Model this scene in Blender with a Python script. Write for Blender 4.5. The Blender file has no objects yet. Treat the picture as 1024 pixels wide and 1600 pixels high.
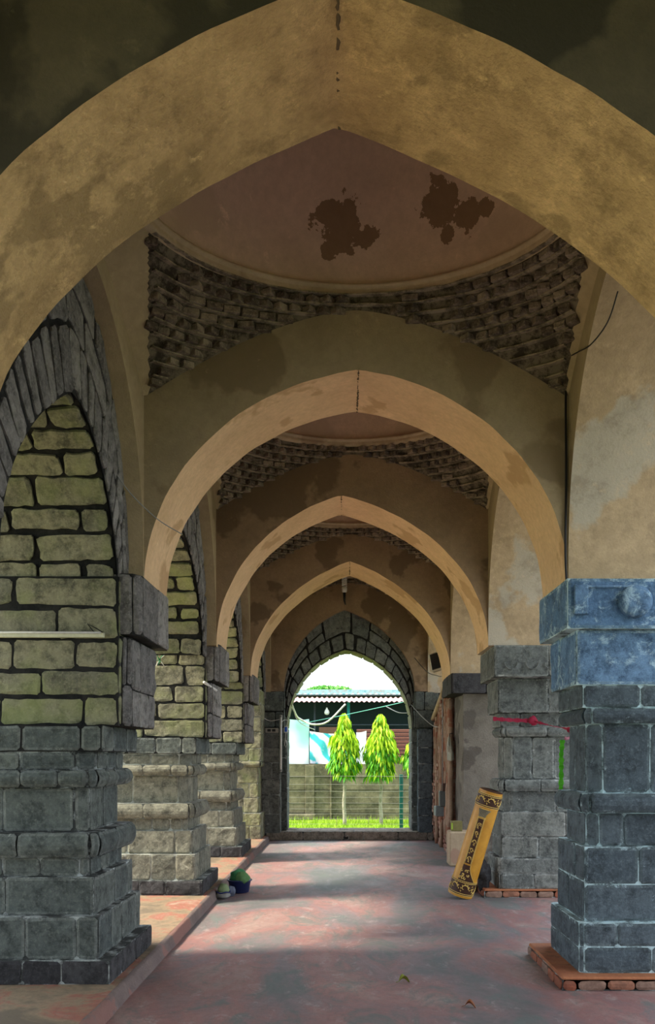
import bpy, math, random
from mathutils import Vector, Matrix, noise
C = bpy.context.scene.collection
PI = math.pi
# ------------------------------------------------------------------ camera, sky, sun, exposure
F = 1400.0; VX = 540.0; HY = 1183.0; CH = 1.7
cam = bpy.data.cameras.new('camera'); camo = bpy.data.objects.new('camera', cam); C.objects.link(camo)
camo.location = (0, 0, CH); camo.rotation_euler = (PI/2, 0, 0)
cam.sensor_fit = 'VERTICAL'; cam.sensor_height = 36; cam.sensor_width = 24; cam.lens = 36*F/1600
cam.shift_x = -(VX-512)/1600; cam.shift_y = (HY-800)/1600
cam.clip_start = .05; cam.clip_end = 400
bpy.context.scene.camera = camo
W = bpy.data.worlds.new('world'); bpy.context.scene.world = W; W.use_nodes = True
nt = W.node_tree; nt.nodes.clear()
wo = nt.nodes.new('ShaderNodeOutputWorld'); bg = nt.nodes.new('ShaderNodeBackground')
tc = nt.nodes.new('ShaderNodeTexCoord'); nz = nt.nodes.new('ShaderNodeTexNoise'); cr = nt.nodes.new('ShaderNodeValToRGB')
nz.inputs['Scale'].default_value = 3; nz.inputs['Detail'].default_value = 6
cr.color_ramp.elements[0].position = .35; cr.color_ramp.elements[0].color = (.62, .80, 1, 1)
cr.color_ramp.elements[1].position = .62; cr.color_ramp.elements[1].color = (1, .99, .97, 1)
nt.links.new(tc.outputs['Generated'], nz.inputs['Vector']); nt.links.new(nz.outputs['Fac'], cr.inputs['Fac'])
nt.links.new(cr.outputs['Color'], bg.inputs['Color']); nt.links.new(bg.outputs[0], wo.inputs[0])
bg.inputs['Strength'].default_value = 1.0
sun = bpy.data.lights.new('sun', 'SUN'); suno = bpy.data.objects.new('sun', sun); C.objects.link(suno)
sun.energy = 3.3; sun.angle = math.radians(9); sun.color = (1, .88, .68)
suno.rotation_euler = Vector((1.0, .22, -1.12)).to_track_quat('-Z', 'Y').to_euler()
vs = bpy.context.scene.view_settings
vs.view_transform = 'Standard'; vs.look = 'None'; vs.gamma = 1; vs.use_curve_mapping = False
vs.exposure = 1.6
cy = bpy.context.scene.cycles
cy.max_bounces = 10; cy.diffuse_bounces = 8; cy.sample_clamp_indirect = 8
try: cy.use_denoising = True
except Exception: pass

# ------------------------------------------------------------------ helpers
def P(px, py, D):
    return Vector(((px-VX)*D/F, D, CH+(HY-py)*D/F))
def tag(o, label=None, cat=None, group=None, kind=None):
    if label: o['label'] = label
    if cat: o['category'] = cat
    if group: o['group'] = group
    if kind: o['kind'] = kind
    return o
def empty(name, loc, label, cat, group=None):
    o = bpy.data.objects.new(name, None); C.objects.link(o); o.location = loc
    o.empty_display_size = .1
    return tag(o, label, cat, group)
class MB:
    def __init__(s): s.v = []; s.f = []; s.m = []; s.sm = []
    def add(s, vs, fs, m=0, smooth=False):
        b = len(s.v); s.v += [tuple(q) for q in vs]
        for k, f in enumerate(fs):
            s.f.append(tuple(i+b for i in f)); s.m.append(m[k] if isinstance(m, list) else m); s.sm.append(smooth)
    def grid(s, fn, nu, nv, m=0, smooth=True, flip=False):
        vs = [fn(i/nu, j/nv) for j in range(nv+1) for i in range(nu+1)]
        fs = []
        for j in range(nv):
            for i in range(nu):
                a = j*(nu+1)+i; q = (a, a+1, a+nu+2, a+nu+1)
                fs.append(q[::-1] if flip else q)
        s.add(vs, fs, m, smooth)
    def box(s, c, d, R=None, m=0, bev=0.0, smooth=False):
        hx, hy, hz = d[0]/2, d[1]/2, d[2]/2; c = Vector(c)
        if bev <= 0:
            vs = [Vector((x, y, z)) for x in (-hx, hx) for y in (-hy, hy) for z in (-hz, hz)]
            fs = [(0,1,3,2),(4,6,7,5),(0,4,5,1),(2,3,7,6),(0,2,6,4),(1,5,7,3)]
        else:
            b = min(bev, hx*.9, hy*.9, hz*.9); vs = []; idx = {}
            for sx in (-1,1):
                for sy in (-1,1):
                    for sz in (-1,1):
                        for k, v in enumerate(((hx, hy-b, hz-b), (hx-b, hy, hz-b), (hx-b, hy-b, hz))):
                            idx[(sx,sy,sz,k)] = len(vs); vs.append(Vector((sx*v[0], sy*v[1], sz*v[2])))
            I = idx; fs = []
            for sg in (-1,1):
                fs.append([I[(sg,a,b2,0)] for a,b2 in ((-1,-1),(1,-1),(1,1),(-1,1))])
                fs.append([I[(a,sg,b2,1)] for a,b2 in ((-1,-1),(1,-1),(1,1),(-1,1))])
                fs.append([I[(a,b2,sg,2)] for a,b2 in ((-1,-1),(1,-1),(1,1),(-1,1))])
            for a in (-1,1):
                for b2 in (-1,1):
                    fs.append([I[(a,b2,-1,0)],I[(a,b2,1,0)],I[(a,b2,1,1)],I[(a,b2,-1,1)]])
                    fs.append([I[(a,-1,b2,0)],I[(a,1,b2,0)],I[(a,1,b2,2)],I[(a,-1,b2,2)]])
                    fs.append([I[(-1,a,b2,1)],I[(1,a,b2,1)],I[(1,a,b2,2)],I[(-1,a,b2,2)]])
                    for c2 in (-1,1): fs.append([I[(a,b2,c2,0)],I[(a,b2,c2,1)],I[(a,b2,c2,2)]])
            ff = []
            for f in fs:
                ce = sum((vs[i] for i in f), Vector())/len(f)
                n = (vs[f[1]]-vs[f[0]]).cross(vs[f[2]]-vs[f[0]])
                ff.append(tuple(f) if n.dot(ce) > 0 else tuple(f[::-1]))
            fs = ff
        if R is not None: vs = [R @ v for v in vs]
        s.add([v+c for v in vs], fs, m, smooth)
    def tube(s, pts, r, n=8, m=0, caps=True, closed=False):
        pts = [Vector(p) for p in pts]; N = len(pts)
        rr = r if isinstance(r, (list, tuple)) else [r]*N
        vs = []; up = None
        for i, p in enumerate(pts):
            a = pts[max(i-1, 0)]; b = pts[min(i+1, N-1)]
            if closed: a = pts[i-1]; b = pts[(i+1) % N]
            t = (b-a).normalized()
            if up is None:
                up = Vector((0,0,1)) if abs(t.z) < .9 else Vector((1,0,0))
            x = t.cross(up)
            if x.length < 1e-5: x = t.orthogonal()
            x.normalize(); y = x.cross(t).normalized(); up = y
            for k in range(n):
                w = 2*PI*k/n; vs.append(p+(x*math.cos(w)+y*math.sin(w))*rr[i])
        fs = []
        for i in range(N if closed else N-1):
            for k in range(n):
                k2 = (k+1) % n; j = (i+1) % N
                fs.append((i*n+k, j*n+k, j*n+k2, i*n+k2)[::-1])
        if caps and not closed:
            fs.append(tuple(range(n))[::-1]); fs.append(tuple((N-1)*n+k for k in range(n)))
        s.add(vs, fs, m, True)
    def lathe(s, prof, c=(0,0,0), n=24, m=0, R=None):
        vs = []; c = Vector(c)
        for r, z in prof:
            for k in range(n):
                v = Vector((r*math.cos(2*PI*k/n), r*math.sin(2*PI*k/n), z))
                vs.append((R @ v if R is not None else v)+c)
        fs = []
        for i in range(len(prof)-1):
            for k in range(n):
                k2 = (k+1) % n; fs.append((i*n+k, i*n+k2, (i+1)*n+k2, (i+1)*n+k))
        s.add(vs, fs, m, True)
    def build(s, name, mats, parent=None, kind=None):
        me = bpy.data.meshes.new(name); me.from_pydata(s.v, [], s.f)
        if not isinstance(mats, (list, tuple)): mats = [mats]
        for q in mats: me.materials.append(q)
        me.polygons.foreach_set('material_index', s.m)
        me.polygons.foreach_set('use_smooth', s.sm)
        me.update()
        o = bpy.data.objects.new(name, me); C.objects.link(o)
        if parent:
            o.parent = parent
            root = parent; off = Vector(parent.location)
            while root.parent: root = root.parent; off += Vector(root.location)
            me.transform(Matrix.Translation(-off))       # geometry is laid out in place, the parent sits at its base
        if kind: o['kind'] = kind
        return o

# ---- materials
def mat(name, rough=.85):
    m = bpy.data.materials.new(name); m.use_nodes = True
    n = m.node_tree.nodes; b = n['Principled BSDF']; b.inputs['Roughness'].default_value = rough
    b.inputs['Specular IOR Level'].default_value = .25
    return m, m.node_tree, n, b
def ramp(nt, fac, stops):
    r = nt.nodes.new('ShaderNodeValToRGB'); e = r.color_ramp.elements
    while len(e) < len(stops): e.new(.5)
    for i, (p, c) in enumerate(stops):
        e[i].position = p; e[i].color = (c[0], c[1], c[2], 1) if not isinstance(c, (int, float)) else (c, c, c, 1)
    nt.links.new(fac, r.inputs['Fac']); return r.outputs['Color']
def tex(nt, scale, detail=6, rough=.6, vec=None, dist=0):
    t = nt.nodes.new('ShaderNodeTexNoise'); t.inputs['Scale'].default_value = scale
    t.inputs['Detail'].default_value = detail; t.inputs['Roughness'].default_value = rough
    t.inputs['Distortion'].default_value = dist
    if vec is None:
        g = nt.nodes.new('ShaderNodeNewGeometry'); vec = g.outputs['Position']
    nt.links.new(vec, t.inputs['Vector']); return t.outputs['Fac']
def mix(nt, fac, a, b, mode='MIX'):
    x = nt.nodes.new('ShaderNodeMix'); x.data_type = 'RGBA'; x.blend_type = mode
    for s, v in ((x.inputs[0], fac), (x.inputs[6], a), (x.inputs[7], b)):
        if isinstance(v, (int, float)): s.default_value = v
        elif isinstance(v, (tuple, list)): s.default_value = (v[0], v[1], v[2], 1)
        else: nt.links.new(v, s)
    return x.outputs[2]
def math_(nt, op, a, b=0.0):
    x = nt.nodes.new('ShaderNodeMath'); x.operation = op
    for s, v in ((x.inputs[0], a), (x.inputs[1], b)):
        if isinstance(v, (int, float)): s.default_value = v
        else: nt.links.new(v, s)
    return x.outputs[0]
def bump(nt, b, h, strength=.4, dist=.02):
    x = nt.nodes.new('ShaderNodeBump'); x.inputs['Strength'].default_value = strength; x.inputs['Distance'].default_value = dist
    nt.links.new(h, x.inputs['Height']); nt.links.new(x.outputs[0], b.inputs['Normal'])
def flat(name, col, rough=.6, metal=0, spec=.3, emit=None):
    m, t, n, b = mat(name, rough); b.inputs['Base Color'].default_value = (*col, 1); b.inputs['Metallic'].default_value = metal
    b.inputs['Specular IOR Level'].default_value = spec
    v = tex(t, 30, 3); c = mix(t, ramp(t, v, [(.3, .8), (.7, 1.0)]), (0, 0, 0), col)
    t.links.new(c, b.inputs['Base Color'])
    return m
def plaster(name, light, mid, stain, amount=.5, sc=1.0, bumps=.35, spots=None, mott=0):
    m, t, n, b = mat(name, .9)
    a = tex(t, 1.6*sc, 8, .65, dist=.4)
    c = ramp(t, a, [(.32, mid), (.62, light)])
    fine = tex(t, 14*sc, 8, .7)
    c = mix(t, ramp(t, fine, [(.35, .35), (.7, 0.0)]), c, [q*.55 for q in mid])
    s = tex(t, 1.15*sc, 5, .5, dist=.15)
    lo = .62-.14*amount
    c = mix(t, math_(t, 'MULTIPLY', ramp(t, s, [(lo, 0.0), (lo+.03, 1.0)]), .75), c, stain)
    if mott:
        q_ = tex(t, 3.1, 12, .82, dist=.12); c = mix(t, ramp(t, q_, [(.38, .62*mott), (.5, 0.0)]), c, [q*.42 for q in mid]); q2 = tex(t, 5.2, 12, .84, dist=.1); c = mix(t, ramp(t, q2, [(.54, 0.0), (.66, .6*mott)]), c, [min(1, q*1.35) for q in light])
    w = tex(t, 4.3*sc, 9, .75)
    c = mix(t, math_(t, 'MULTIPLY', ramp(t, w, [(.62, 0.0), (.72, 1.0)]), .55), c, [min(1, q*1.45) for q in light])
    if spots:
        g = n.new('ShaderNodeNewGeometry'); nn = tex(t, 6, 7, .65); n2 = tex(t, 13, 3)
        acc = None
        for (pos, r) in spots:
            d = n.new('ShaderNodeVectorMath'); d.operation = 'DISTANCE'
            t.links.new(g.outputs['Position'], d.inputs[0]); d.inputs[1].default_value = pos
            q = math_(t, 'DIVIDE', d.outputs['Value'], r)
            q = math_(t, 'ADD', q, math_(t, 'MULTIPLY', math_(t, 'SUBTRACT', nn, .5), 3.2))
            q = math_(t, 'LESS_THAN', q, .85)
            acc = q if acc is None else math_(t, 'MAXIMUM', acc, q)
        c = mix(t, math_(t, 'MULTIPLY', acc, .8), c, (.15, .085, .03))
    t.links.new(c, b.inputs['Base Color'])
    h = math_(t, 'ADD', math_(t, 'MULTIPLY', fine, .5), tex(t, 55, 4))
    bump(t, b, h, bumps, .012)
    return m
def stone(name, c0, c1, white=.35, wcol=(.62, .66, .66), wsc=3.0, green_light=None, rows=False):
    m, t, n, b = mat(name, .85)
    g = n.new('ShaderNodeNewGeometry')
    c = ramp(t, g.outputs['Random Per Island'], [(0, c0), (1, c1)])
    a = tex(t, 9, 9, .75)
    c = mix(t, ramp(t, a, [(.36, .9), (.56, 0.0)]), c, [q*.38 for q in c0])
    k = tex(t, 38, 6, .8)
    c = mix(t, ramp(t, k, [(.5, 0.0), (.75, .45)]), c, [min(1, q*2.0) for q in c1])
    if green_light:
        s = tex(t, 2.1, 6, .6); c = mix(t, ramp(t, s, [(.45, 0.0), (.65, .6)]), c, green_light)
    w = tex(t, wsc, 10, .82, dist=.6)
    lo = .70-.16*white
    c = mix(t, math_(t, 'MULTIPLY', ramp(t, w, [(lo, 0.0), (lo+.07, 1.0)]), .7), c, wcol)
    t.links.new(c, b.inputs['Base Color'])
    bump(t, b, math_(t, 'ADD', a, math_(t, 'MULTIPLY', k, .6)), .8, .02)
    return m
def mortar(name, dark, light, lo=.5, sc=5):
    m, t, n, b = mat(name, .95)
    a = tex(t, sc, 8, .75)
    t.links.new(ramp(t, a, [(lo-.06, dark), (lo+.06, light)]), b.inputs['Base Color'])
    bump(t, b, tex(t, 40, 5), .6, .01)
    return m
M = {}
M['soffit_near'] = plaster('ochre plaster', (.72, .51, .25), (.44, .30, .14), (.30, .21, .10), .25, 1.6, .9, mott=.85)
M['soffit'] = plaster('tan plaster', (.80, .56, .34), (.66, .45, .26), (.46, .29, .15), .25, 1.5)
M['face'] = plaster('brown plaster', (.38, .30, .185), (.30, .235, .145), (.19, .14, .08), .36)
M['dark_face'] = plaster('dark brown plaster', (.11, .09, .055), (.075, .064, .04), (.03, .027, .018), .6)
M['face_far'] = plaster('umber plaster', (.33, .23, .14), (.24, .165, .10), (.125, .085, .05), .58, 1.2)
M['side'] = plaster('pale ochre plaster', (.54, .41, .26), (.40, .30, .185), (.47, .44, .37), .35, 1.1, mott=.6)
M['side_left'] = plaster('left plaster', (.46, .36, .22), (.36, .28, .17), (.24, .17, .09), .3)
M['stone'] = stone('grey stone', (.078, .096, .097), (.15, .17, .155), .35)
M['stone_green'] = stone('weathered stone', (.17, .17, .13), (.31, .295, .20), .3, green_light=(.25, .29, .11))  # green of the garden light is put into the stone colour
M['stone_pale'] = stone('pale grey stone', (.14, .145, .12), (.25, .245, .19), .55, (.55, .55, .46), 5)
M['stone_ring'] = stone('voussoir stone', (.16, .155, .155), (.29, .28, .27), .3)
M['stone_right'] = stone('blue grey stone', (.075, .10, .12), (.13, .165, .19), .55, (.45, .60, .68), 6)  # blue of the skylight put into the stone colour, with lime stains
M['stone_blue'] = stone('pale blue stone', (.10, .20, .36), (.16, .28, .45), 1.0, (.48, .68, .80), 6)  # stronger skylight blue in the colour, with lime streaks
M['stone_right2'] = stone('slate grey stone', (.12, .135, .135), (.21, .225, .21), .5, (.50, .54, .52), 5)
M['black_stone'] = stone('sooty stone', (.035, .035, .04), (.07, .07, .075), .45, (.35, .36, .36), 3)
M['mortar_dark'] = mortar('black pointing', (.008, .009, .010), (.022, .022, .022))
M['mortar_light'] = mortar('pale pointing', (.17, .18, .165), (.42, .44, .40))
M['mortar_mix'] = mortar('patchy pointing', (.05, .055, .055), (.38, .42, .42), .53)
M['mortar_blue'] = mortar('lime pointing', (.09, .12, .13), (.50, .66, .70), .48)  # lime joints with skylight blue in their colour
M['pbrick'] = stone('pendentive brick', (.11, .085, .065), (.38, .31, .23), .6, (.52, .44, .34), 5)
M['pshelf'] = mortar('bed joint', (.14, .115, .08), (.34, .28, .20), .5, 9)
M['pmortar'] = mortar('brick bedding', (.045, .035, .025), (.17, .14, .10), .5, 9)

# ---- profile of a pointed arch; s along it from the left spring to the right
def arch(xl, xr, zs, za, c=.3, ax=None, n=40):
    ax = (xl+xr)/2 if ax is None else ax
    out = []
    for side, w in ((-1, ax-xl), (1, xr-ax)):
        pts = []
        for i in range(n+1):
            a = PI/2*i/n
            # angle from spring (0) to apex
            th0 = math.acos(c/(1+c)); th = th0*i/n
            u = (1+c)*math.cos(th)-c; v = (1+c)*math.sin(th)/((1+c)*math.sin(th0))
            pts.append((ax+side*w*u, zs+(za-zs)*v))
        out.append(pts)
    return out[0]+out[1][::-1][1:]
def evenly(pts, n):
    L = [0]
    for a, b in zip(pts, pts[1:]): L.append(L[-1]+math.hypot(b[0]-a[0], b[1]-a[1]))
    T = L[-1]; res = []; j = 0
    for i in range(n+1):
        s = T*i/n
        while j < len(L)-2 and L[j+1] < s: j += 1
        f = (s-L[j])/max(1e-9, L[j+1]-L[j]); f = max(0, min(1, f))
        res.append((pts[j][0]+(pts[j+1][0]-pts[j][0])*f, pts[j][1]+(pts[j+1][1]-pts[j][1])*f))
    return res, T

# ---- laid stones: rows of individually shaped blocks raised from a bed, over a mapping f(u,v)
def stones(B, f, rows, n0, gap=.012, bulge=.018, rnd=None, ms=0, mm=1, bed=True, res=.055, rough=.006, back=0.0, me=None):
    """rows = [(v0, v1, [u breaks])]; n0 = rough outward direction (Vector or function of u,v)"""
    rnd = rnd or random.Random(1)
    def nrm(u, v):
        e = 1e-3; a = f(u+e, v)-f(u-e, v); b = f(u, v+e)-f(u, v-e); n = a.cross(b)
        if n.length < 1e-12: n = Vector((0, -1, 0))
        n.normalize(); ref = n0(u, v) if callable(n0) else n0
        return n if n.dot(ref) > 0 else -n
    for (v0, v1, br) in rows:
        for u0, u1 in zip(br, br[1:]):
            uc, vc = (u0+u1)/2, (v0+v1)/2; e = 1e-3
            su = (f(uc+e, vc)-f(uc-e, vc)).length/(2*e); sv = (f(uc, vc+e)-f(uc, vc-e)).length/(2*e)
            su = max(su, .05); sv = max(sv, .05)
            if bed:
                k = max(1, int((u1-u0)*su/.18)); vs = []
                for i in range(k+1):
                    uu = u0+(u1-u0)*i/k
                    vs += [f(uu, v0)-nrm(uu, vc)*back, f(uu, v1)-nrm(uu, vc)*back]
                fs = []
                for i in range(k):
                    q = (2*i, 2*i+2, 2*i+3, 2*i+1); p = [vs[x] for x in q]
                    nn = (p[1]-p[0]).cross(p[2]-p[0])
                    fs.append(q if nn.dot(nrm(uc, vc)) > 0 else q[::-1])
                B.add(vs, fs, mm, False)
            gu = gap*rnd.uniform(.6, 1.5)/su; gv = gap*rnd.uniform(.6, 1.4)/sv
            a0, a1, b0, b1 = u0+gu*.5, u1-gu*.5, v0+gv*.5, v1-gv*.5
            if a1-a0 < .01 or b1-b0 < .01: continue
            W_, H_ = (a1-a0)*su, (b1-b0)*sv
            nu = max(3, min(12, int(W_/res)+2)); nv = max(3, min(8, int(H_/res)+2))
            ju = [rnd.uniform(-.4, .4)*gu for _ in range(4)]; jv = [rnd.uniform(-.4, .4)*gv for _ in range(4)]
            hb = bulge*rnd.uniform(.6, 1.3); tilt = rnd.uniform(-.25, .25)*bulge; tilt2 = rnd.uniform(-.25, .25)*bulge
            sd = Vector((rnd.uniform(0, 50), rnd.uniform(0, 50), rnd.uniform(0, 50)))
            top = []
            rc = min(.022, W_*.25, H_*.25)
            for j in range(nv+1):
                t = j/nv
                # put the first and last ring close to the edge for a crisp arris
                t = 0 if j == 0 else 1 if j == nv else (min(.35, .02/H_) + (1-2*min(.35, .02/H_))*(j-1)/(nv-2))
                for i in range(nu+1):
                    s_ = 0 if i == 0 else 1 if i == nu else (min(.35, .02/W_) + (1-2*min(.35, .02/W_))*(i-1)/(nu-2))
                    uu = a0+(a1-a0)*s_; vv = b0+(b1-b0)*t
                    uu += (ju[0]*(1-s_)*(1-t)+ju[1]*s_*(1-t)+ju[2]*(1-s_)*t+ju[3]*s_*t)
                    vv += (jv[0]*(1-s_)*(1-t)+jv[1]*s_*(1-t)+jv[2]*(1-s_)*t+jv[3]*s_*t)
                    edge = (i in (0, nu)) or (j in (0, nv))
                    if (i in (0, nu)) and (j in (0, nv)):
                        uu += (rc/su)*(.5 if i == 0 else -.5); vv += (rc/sv)*(.5 if j == 0 else -.5)
                    p = f(uu, vv); n = nrm(uc, vc) if not callable(n0) else nrm(uu, vv)
                    nz_ = noise.noise(p*7+sd)
                    if edge:
                        w = noise.noise(p*16+sd)*.5
                        p = p + (f(uu+1e-3, vv)-f(uu-1e-3, vv)).normalized()*w*gap*(.8 if i in (0, nu) else 0)
                        p = p + (f(uu, vv+1e-3)-f(uu, vv-1e-3)).normalized()*w*gap*(.8 if j in (0, nv) else 0)
                        h = hb*.62
                    else:
                        h = hb + nz_*rough*2.0+noise.noise(p*23+sd)*rough*.8 + tilt*(s_-.5)*2 + tilt2*(t-.5)*2; h = max(h, .0035)
                    top.append(p+n*h)
            base = len(top); vs = list(top); fs = []
            nn = nrm(uc, vc)
            for j in range(nv):
                for i in range(nu):
                    a = j*(nu+1)+i; fs.append((a, a+1, a+nu+2, a+nu+1))
            ring = [i for i in range(nu+1)]+[(j)*(nu+1)+nu for j in range(1, nv+1)]+[nv*(nu+1)+i for i in range(nu-1, -1, -1)]+[j*(nu+1) for j in range(nv-1, 0, -1)]
            for k in ring: vs.append(top[k]-nn*(hb*.45+back+.004))
            L = len(ring)
            for k in range(L):
                fs.append((ring[(k+1) % L], ring[k], base+k, base+(k+1) % L))
            a = top[1]-top[0]; b = top[nu+1]-top[0]
            mid = nv//2*(nu+1)+nu//2
            a = top[mid+1]-top[mid]; b = top[mid+nu+1]-top[mid]
            if a.cross(b).dot(nn) < 0: fs = [q[::-1] for q in fs]
            mi = [ms]*len(fs)
            if me is not None:
                for j in range(nv):
                    for i in range(nu):
                        if i in (0, nu-1) or j in (0, nv-1): mi[j*nu+i] = me
                for k in range(nu*nv, len(fs)): mi[k] = me
            B.add(vs, fs, mi, False)
def courses(v0, v1, u0, u1, h, l, rnd, var=.25, hv=.12):
    n = max(1, round((v1-v0)/h)); hs = [rnd.uniform(1-hv, 1+hv) for _ in range(n)]; T = sum(hs); rows = []; v = v0; off = 0
    for k in range(n):
        dv = (v1-v0)*hs[k]/T; m = max(1, round((u1-u0)/l)); br = [u0]
        off = 0 if k % 2 == 0 else .5
        x = u0 + l*(1-off)*rnd.uniform(.8, 1.1) if off else u0 + l*rnd.uniform(.8, 1.15)
        while x < u1-l*.35:
            br.append(x); x += l*rnd.uniform(1-var, 1+var)
        br.append(u1); rows.append((v, v+dv, br)); v += dv
    return rows

# ------------------------------------------------------------------ layout of the arcade (metres; camera at the origin looking along +y)
XL, XR = -1.53, 1.69
ZI = 3.02                       # impost
TY = [(3.36, 4.17), (6.80, 7.65), (10.60, 11.50), (14.40, 15.60)]
APX = [-.03, .10, -.05, .07]
ZA = [4.62, 4.64, 4.80, 4.85]
YE = 18.4                       # plaster face of the end wall
BAYS = [(4.17, 6.80), (7.65, 10.60), (11.50, 14.40), (15.60, YE)]
ZT = 6.95                       # under the roof
XO = 3.0                        # outer faces
ZRING = [5.24, 5.42, 5.42, 5.42]; ZMID = [5.09, 5.28, 5.28, 5.28]; ZCOR = [4.43, 4.62, 4.62, 4.55]

def columns_face(B, pts, ztop, f, m=0, flip=False):
    """face from an arch profile up to ztop; f(a, z) -> point"""
    for (a0, z0), (a1, z1) in zip(pts, pts[1:]):
        if abs(a1-a0) < 1e-6: continue
        k = max(1, int((ztop-max(z0, z1))/.8))
        for j in range(k):
            t0, t1 = j/k, (j+1)/k
            q = [f(a0, z0+(ztop-z0)*t0), f(a1, z1+(ztop-z1)*t0), f(a1, z1+(ztop-z1)*t1), f(a0, z0+(ztop-z0)*t1)]
            B.add(q, [(0, 1, 2, 3)[::-1] if flip else (0, 1, 2, 3)], m, False)

# ---- floor, platform, roof
def floor_mat():
    m, t, n, b = mat('red oxide cement', .55); b.inputs['Specular IOR Level'].default_value = .4
    g = n.new('ShaderNodeNewGeometry'); mp = n.new('ShaderNodeMapping'); mp.inputs['Scale'].default_value = (1, .55, 1)
    t.links.new(g.outputs['Position'], mp.inputs['Vector']); v = mp.outputs[0]
    a = tex(t, .8, 9, .62, v, .5)
    c = ramp(t, a, [(.38, (.115, .125, .13)), (.46, (.19, .145, .155)), (.54, (.27, .135, .13)), (.63, (.31, .22, .20))])
    w = tex(t, 2.6, 10, .75, v, .8)
    c = mix(t, ramp(t, w, [(.50, 0.0), (.60, .75)]), c, (.125, .155, .15))
    w2 = tex(t, 5.5, 10, .8, v, .5)
    c = mix(t, ramp(t, w2, [(.56, 0.0), (.66, .6)]), c, (.44, .39, .37))
    w3 = tex(t, 24, 8, .8, v)
    c = mix(t, ramp(t, w3, [(.3, .6), (.52, 0.0)]), c, (.12, .10, .10))
    t.links.new(c, b.inputs['Base Color'])
    t.links.new(ramp(t, w, [(.3, .42), (.7, .75)]), b.inputs['Roughness'])
    bump(t, b, math_(t, 'ADD', w, w3), .35, .012)
    return m
def platform_mat():
    m, t, n, b = mat('worn platform', .85)
    a = tex(t, 1.7, 9, .65, None, .5)
    c = ramp(t, a, [(.38, (.15, .12, .085)), (.48, (.27, .20, .13)), (.55, (.30, .11, .08)), (.66, (.38, .30, .23))])
    w3 = tex(t, 20, 8, .8); c = mix(t, ramp(t, w3, [(.35, .5), (.55, 0.0)]), c, (.13, .10, .08))
    t.links.new(c, b.inputs['Base Color']); bump(t, b, math_(t, 'ADD', a, w3), .5, .02)
    return m
M['floor'] = floor_mat(); M['platform'] = platform_mat()
B = MB(); B.grid(lambda u, v: Vector((-1.6+(8.0)*u, -4+22.5*v, 0)), 8, 24, 0, False); B.build('floor', M['floor'], kind='structure')
B = MB()
def platf(u, v):
    x = -3.6+2.0*u; y = -4+22.3*v
    return Vector((x, y, .10+.004*noise.noise(Vector((x*2, y*2, 0)))))
B.grid(platf, 14, 120, 0, True)
for k in range(120):                                          # rounded kerb down to the aisle
    y0 = -4+22.3*k/120; y1 = -4+22.3*(k+1)/120
    def kb(u, v, y0=y0, y1=y1):
        y = y0+(y1-y0)*v; j = .012*noise.noise(Vector((0, y*3, 0)))
        prof = [(-1.60, .10), (-1.575, .097), (-1.56, .085), (-1.545, .03), (-1.53, -.01)]
        q = prof[min(4, round(u*4))]; return Vector((q[0]+j, y, q[1]))
    B.grid(kb, 4, 1, 1, True)
B.add([(-3.6, -4, .1), (-1.53, -4, .1), (-1.53, -4, -.1), (-3.6, -4, -.1)], [(0, 3, 2, 1)], 0)
B.build('floor_platform', [M['platform'], plaster('kerb cement', (.22, .165, .15), (.15, .115, .11), (.26, .13, .11), .5, 2, .8)], kind='structure')
B = MB(); B.box((0.08, 8.0, ZT+.15), (2*XO+.4, 22.6, .3)); B.build('roof', M['dark_face'], kind='structure')
# bay behind the viewer: low ceiling, two side walls and an arched back wall
B = MB()
B.box((.08, .43, 5.45), (2*XO, 5.86, .2))
B.build('ceiling', M['dark_face'], kind='structure')

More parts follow.
